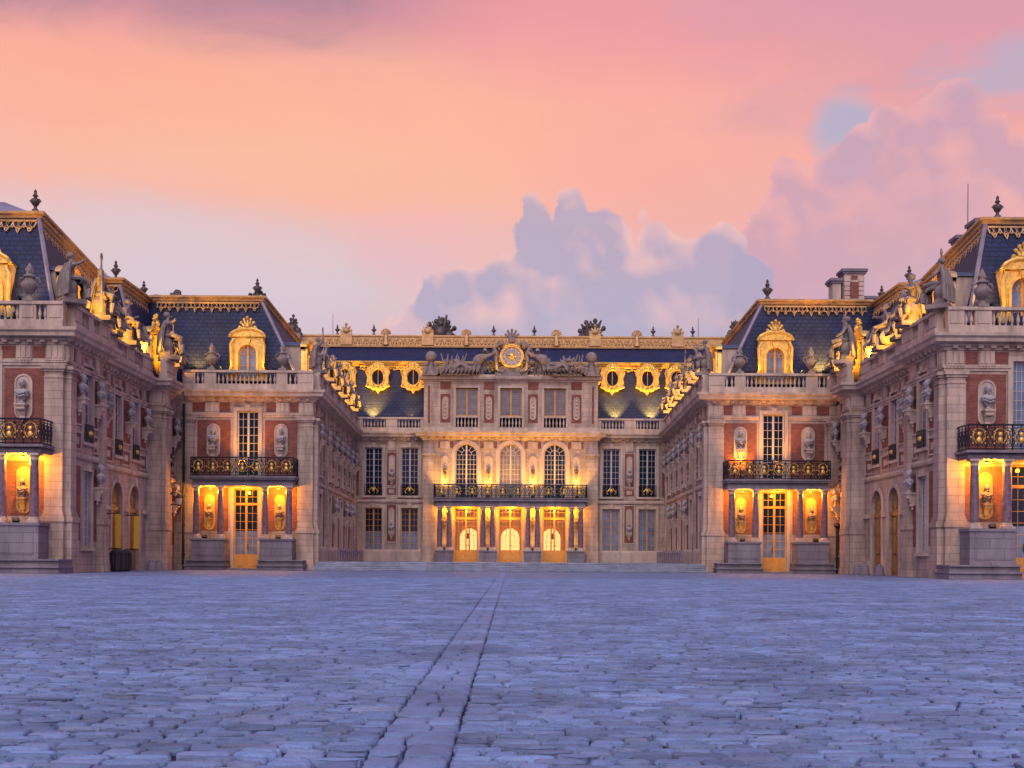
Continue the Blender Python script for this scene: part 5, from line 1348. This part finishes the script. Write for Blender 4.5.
pole(27.15, 71.5, 19.9, 23.4, .035, 'tall bare mast above the outer right roof', 'flagpole'); pole(-17.2, 115.6, 22.3, 24.4, .03, 'thin lightning rod at the left end of the central ridge'); pole(18.0, 115.6, 22.3, 24.2, .03, 'thin lightning rod at the right end of the central ridge')

# ================================================================== things on the court
def bollard_proto():
    t = thing('bollard', '', 'bollard'); m = MB(); m.lathe((0, 0, 0), [(.24, 0), (.25, .35), (.2, .5), (.12, .6), (.02, .64)], 12); build('shaft', m, PLINTH, t, True)
    m = MB(); m.lathe((0, 0, 0), [(.3, -.03), (.3, .1), (.25, .12)], 12); build('foot', m, PLINTH, t, True); return t
BO = bollard_proto()
for k, (x, y) in enumerate(((22.3, 77.0), (22.0, 74.4), (22.35, 72.6), (22.2, 79.9))): put(BO, (x, y, 0), 0, 'stone bollard at the foot of the right side wall, %s of four from the front' % ('second first third fourth'.split()[(k)] if False else ['third', 'second', 'first', 'fourth'][k]), 'bollards by the arched passages', 1.1)
for k, (x, y) in enumerate(((-22.6, 77.2), (-22.4, 75.0))): put(BO, (x, y, 0), 0, 'stone bollard at the foot of the left side wall, the %s one' % ['farther', 'nearer'][k], 'bollards by the arched passages', 1.1)
def bin_(x, y, lab):
    t = thing('litter_bin', lab, 'litter bin', (x, y, 0)); m = MB(); m.lathe((0, 0, 0), [(.3, 0), (.34, .1), (.36, .95), (.4, 1.0), (.4, 1.08), (.3, 1.1)], 14); build('bin_body', m, IRON, t)
    m = MB()
    for k in range(14): a = 2 * PI * k / 14; m.tube([(.37 * math.cos(a), .37 * math.sin(a), .1), (.39 * math.cos(a), .39 * math.sin(a), 1.0)], .02, 4)
    build('bin_slats', m, BRONZE, t); m = MB(); m.lathe((0, 0, 1.1), [(.38, 0), (.3, .1), (.05, .16)], 14); build('bin_lid', m, IRON, t)
bin_(-22.35, 68.2, 'dark slatted litter bin before the left arched passages, the nearer one'); bin_(-22.3, 69.5, 'dark slatted litter bin before the left arched passages, the farther one')
for k, y in enumerate((70.1, 73.5)):
    t = thing('banner', 'tall yellow banner hung beside the %s left archway' % ['nearer', 'farther'][k], 'banner', (-22.9, y, 0)); m = MB(); m.box(-.15, .15, -.03, .03, 1.35, 3.35); build('cloth', m, YEL, t)
    m = MB(); m.tube([(-.75, 0, 3.38), (.16, 0, 3.38)], .03, 5); m.tube([(-.75, 0, 1.32), (.16, 0, 1.32)], .03, 5); build('banner_bracket', m, IRON, t)
def wall_lantern(x, y, z, s, lab):
    t = thing('wall_lantern', lab, 'lantern', (x, y, z)); m = MB(); m.tube([(s * .9, 0, .1), (s * .4, 0, .5), (0, 0, .42)], .04, 5); m.tube([(s * .9, 0, -.6), (s * .4, 0, -.3), (0, 0, -.35)], .04, 5); build('arm', m, IRON, t)
    m = MB(); m.lathe((0, 0, 0), [(.05, -.42), (.16, -.36), (.24, .1), (.26, .14), (.12, .34), (.03, .45)], 6); build('lantern_cage', m, IRON, t); m = MB(); m.lathe((0, 0, 0), [(.17, -.33), (.25, .08)], 6); build('lantern_glass', m, MARBLE, t)
wall_lantern(-22.2, 80.3, 4.7, -1, 'white-glassed wall lantern beside the inner left wing porch')
for s, lab in ((-1, 'dark iron downpipe in the corner between the two left wings'), (1, 'short dark downpipe in the corner between the two right wings')):
    t = thing('downpipe', lab, 'downpipe', (s * 22.45, 82.4, 0)); m = MB(); z1 = 11.4 if s < 0 else 3.2; m.tube([(0, 0, .3), (0, 0, z1)], .09, 7); m.tube([(0, 0, .3), (-s * .1, -.2, .1)], .09, 7); build('pipe', m, IRON, t)
    m = MB()
    for k in range(int(z1 / 2)): m.lathe((0, 0, 1 + 2 * k), [(.13, 0), (.13, .1)], 8)
    if s > 0: m.ball((0, -.05, 3.3), .25, .2, .2)
    build('pipe_collar', m, IRON, t)

# ================================================================== lamps (all the warm light in the picture comes from these)
for s, (root, F, G) in ((-1, WL), (1, WR)):
    sn = SIDE[s]
    # porch lamps under the balcony
    for k, u in enumerate((2.08, 4.3, 6.72)):
        p = F.p(u, .85, 5.5); t = thing('porch_lamp', 'ceiling lamp under the inner %s wing balcony, %s of three from the outside' % (sn, ORD[k]), 'lamp', p, 0, 'lamps under the balconies')
        m = MB(); m.lathe((0, 0, 0), [(.1, .12), (.12, .2)], 10); build('lamp_base', m, IRON, t); m = MB(); m.lathe((0, 0, 0), [(.02, .05), (.04, .08), (.05, .12)], 10); build('bulb', m, LENS, t)
        lamp((0, 0, -.12), 430 if k != 1 else 190, OW, .1, t)
    for k, u in enumerate((1.75, 6.75)):
        q = F.p(u, .95, 2.2); floodlight(q, F.p(u, 0, 3.9), 30, 'small uplight on the porch pedestal of the inner %s wing, %s' % (sn, ['outer side', 'steps side'][k]), YW, 110)
    # behind the balustrade: dormer and slate
    for k, (u, pw) in enumerate(((2.55, 210), (6.1, 210))): floodlight(F.p(u, .22, 13.77), F.p(4.3, -.3, 15.3), pw, 'uplight at the foot of the front dormer of the inner %s wing, %s' % (sn, ['outer', 'court side'][k]), YW, 100)
    u = (.6 if s < 0 else .9); floodlight(F.p(u + .1, .22, 13.77), F.p(u + .3, -1.0, 14.9), 500 if s < 0 else 1500, 'uplight washing the slate at the outer end of the inner %s wing' % sn, SW, 85)
    floodlight(F.p(7.3, -.28, 13.2), F.p(7.1, -1.0, 15.3), 130, 'uplight washing the slate at the court end of the inner %s wing' % sn, SW, 85)
    for k, (u, u2, pw) in enumerate(((3.4, 5.2, 420), (7.6, 9.6, 520), (12, 14, 620), (16.3, 18.4, 700), (20.7, 22.8, 760))):
        floodlight(G.p(u2 - 2.3, .1, 13.78), G.p(u2 + .1, .1, 15.4), pw * 1.1, 'uplight on the side parapet of the inner %s wing, %s from the front' % (sn, ORD[k]), YW, 120)
    # eaves glow
    floodlight(F.p(4.4, 1.5, 6.5), F.p(4.4, .5, 11.9), 900, 'balcony uplight of the inner %s wing aimed at the eaves' % sn, OW, 100)
# the right wing's upper brick panel is lit by its own lantern
floodlight(WR[1].p(6.75, .75, 6.5), WR[1].p(6.75, 0, 8.9), 1000, 'balcony uplight aimed at the orange-lit brick panel of the inner right wing', OW, 95)
for s, (root, F, SS) in ((-1, OL), (1, OR)):
    sn = SIDE[s]
    for k, u in enumerate((20.55, 18.1)):
        p = F.p(u, .9, 5.72); t = thing('porch_lamp', 'ceiling lamp under the balcony of the outer %s wing, the %s one' % (sn, ['one nearer the corner', 'one over the door'][k]), 'lamp', p, 0, 'lamps under the balconies')
        m = MB(); m.lathe((0, 0, 0), [(.1, .12), (.12, .2)], 10); build('lamp_base', m, IRON, t); m = MB(); m.lathe((0, 0, 0), [(.02, .05), (.04, .08), (.05, .12)], 10); build('bulb', m, LENS, t)
        lamp((0, 0, -.12), 600 if k == 0 else 100, OW, .1, t)
    floodlight(F.p(20.3, 1.0, 2.55), F.p(20.3, 0, 4.2), 30, 'small uplight on the porch pedestal of the outer %s wing' % sn, YW, 110)
    floodlight(F.p(19.75, -.5, 13.2), F.p(20.1, -1.3, 15.6), 900, 'bright uplight beside the dormer of the outer %s wing' % sn, SW, 80)
    floodlight(F.p(20.05, .15, 13.77), F.p(18.2, -.9, 15.3), 170, 'uplight at the far foot of the dormer of the outer %s wing' % sn, YW, 110)
    S1, S2, S3, S4 = SS
    for k, (f_, u, u2, pw) in enumerate(((S1, 2.7, 5.2, 520), (S2, 1.1, 3.7, 560), (S2, 4.6, 7.2, 620), (S2, 9.6, 12.0, 900), (S4, .4, 2.7, 700))):
        floodlight(f_.p(u, .1, 13.78), f_.p(u2, .1, 15.4), pw * 1.1, 'uplight on the side parapet of the outer %s wing, %s from the front' % (sn, ORD[k]), YW, 120)
    for k, u in enumerate((5.3, 8.6)):
        p = S2.p(u, -.3, 4.9); t = thing('archway_lamp', 'small lamp in the head of the %s arched passage, %s wing' % (['nearer', 'farther'][k], sn), 'lamp', p); m = MB(); m.lathe((0, 0, 0), [(.03, -.1), (.09, -.02), (.05, .12)], 8); build('bulb', m, LENS, t); m = MB(); m.tube([(0, 0, .1), (0, 0, .3)], .02, 5); build('lamp_base', m, IRON, t)
        lamp((0, 0, -.2), 9, OW, .08, t)
root, B, A = CB
for k, u in enumerate((1.95, 5.9, 9.9, 13.85)):
    floodlight(B.p(u, 1.55, 6.36), B.p(u, .05, 10.4), 900, 'long-balcony uplight of the central block, %s from the left' % ORD[k], YW, 105)
    p = B.p(u, .75, 5.3); t = thing('porch_lamp', 'ceiling lamp between paired columns of the central block, %s from the left' % ORD[k], 'lamp', p, 0, 'lamps under the balconies')
    m = MB(); m.lathe((0, 0, 0), [(.1, .12), (.12, .25)], 10); build('lamp_base', m, IRON, t); m = MB(); m.lathe((0, 0, 0), [(.02, .05), (.04, .08), (.05, .12)], 10); build('bulb', m, LENS, t)
    lamp((0, 0, -.12), 190, OW, .1, t); 
    floodlight(B.p(u, .8, 1.7), B.p(u, .05, 3.2), 60, 'small uplight on the portico pedestal of the central block, %s from the left' % ORD[k], YW, 110)
for k, u in enumerate((3.9, 7.9, 11.9)):
    p = B.p(u, .8, 5.35); t = thing('porch_lamp', 'ceiling lamp before the %s glazed door of the central block' % ['left', 'middle', 'right'][k], 'lamp', p, 0, 'lamps under the balconies')
    m = MB(); m.lathe((0, 0, 0), [(.1, .12), (.12, .22)], 10); build('lamp_base', m, IRON, t); m = MB(); m.lathe((0, 0, 0), [(.02, .05), (.04, .08), (.05, .12)], 10); build('bulb', m, LENS, t)
    lamp((0, 0, -.12), 330, OW, .1, t)
for k, u in enumerate((3.9, 7.9, 11.9)): floodlight(B.p(u, 1.6, 6.36), B.p(u, .2, 10.3), 650, 'long-balcony uplight below the %s arched window' % ORD[k], OW, 90)
for k, (x, pw) in enumerate(((-12.7, 4200), (-9.2, 300), (9.6, 3600), (12.9, 4200))):
    floodlight((x, 109.98, 13.3), (x, 111.0, 16), pw, 'uplight at the foot of the central roof slope, %s from the left' % ORD[k], SW, 85)
for k, x in enumerate((-15.4, -12.3, -9.05, 9.35, 12.6, 15.3)): floodlight((x, 109.55, 13.78), (x, 111.0, 18.0), 700, 'lamp aimed at the %s oval dormer from the left' % ORD[k], YW, 60, .1)
for k, x in enumerate((-1.5, 1.5)): floodlight((x, 107.95, 17.5), (x * .4, 108.5, 19.3), 120, 'small lamp at the foot of the clock, %s' % ['left', 'right'][k], YW, 110, .1)

# low metal guard rails along the feet of the inner side walls, on the terrace
for s, (root_, F, G) in ((-1, WL), (1, WR)):
    p0 = G.p(7.0, .9, .6); t = thing('guard_rail', 'low looped metal guard rail along the foot of the inner %s side wall' % SIDE[s], 'guard rail', (p0[0], p0[1], .6), world=True)
    m = MB(); m.tube([G.p(7.0, .9, 1.45), G.p(25.6, .9, 1.45)], .035, 5); m.tube([G.p(7.0, .9, .75), G.p(25.6, .9, .75)], .025, 5); build('handrail', m, LEAD, t)
    for k in range(13): u = 7.0 + k * 1.55; m = MB(); m.tube([G.p(u, .9, .6), G.p(u, .9, 1.55)], .05, 6); m.ball(G.p(u, .9, 1.58), .07); build('post', m, LEAD, t)
    for k in range(12):
        u = 7.0 + (k + .5) * 1.55; m = MB(); m.tube([G.p(u - .6, .9, .78), G.p(u - .5, .9, 1.2), G.p(u, .9, 1.4), G.p(u + .5, .9, 1.2), G.p(u + .6, .9, .78)], .035, 5); build('loop', m, LEAD, t)
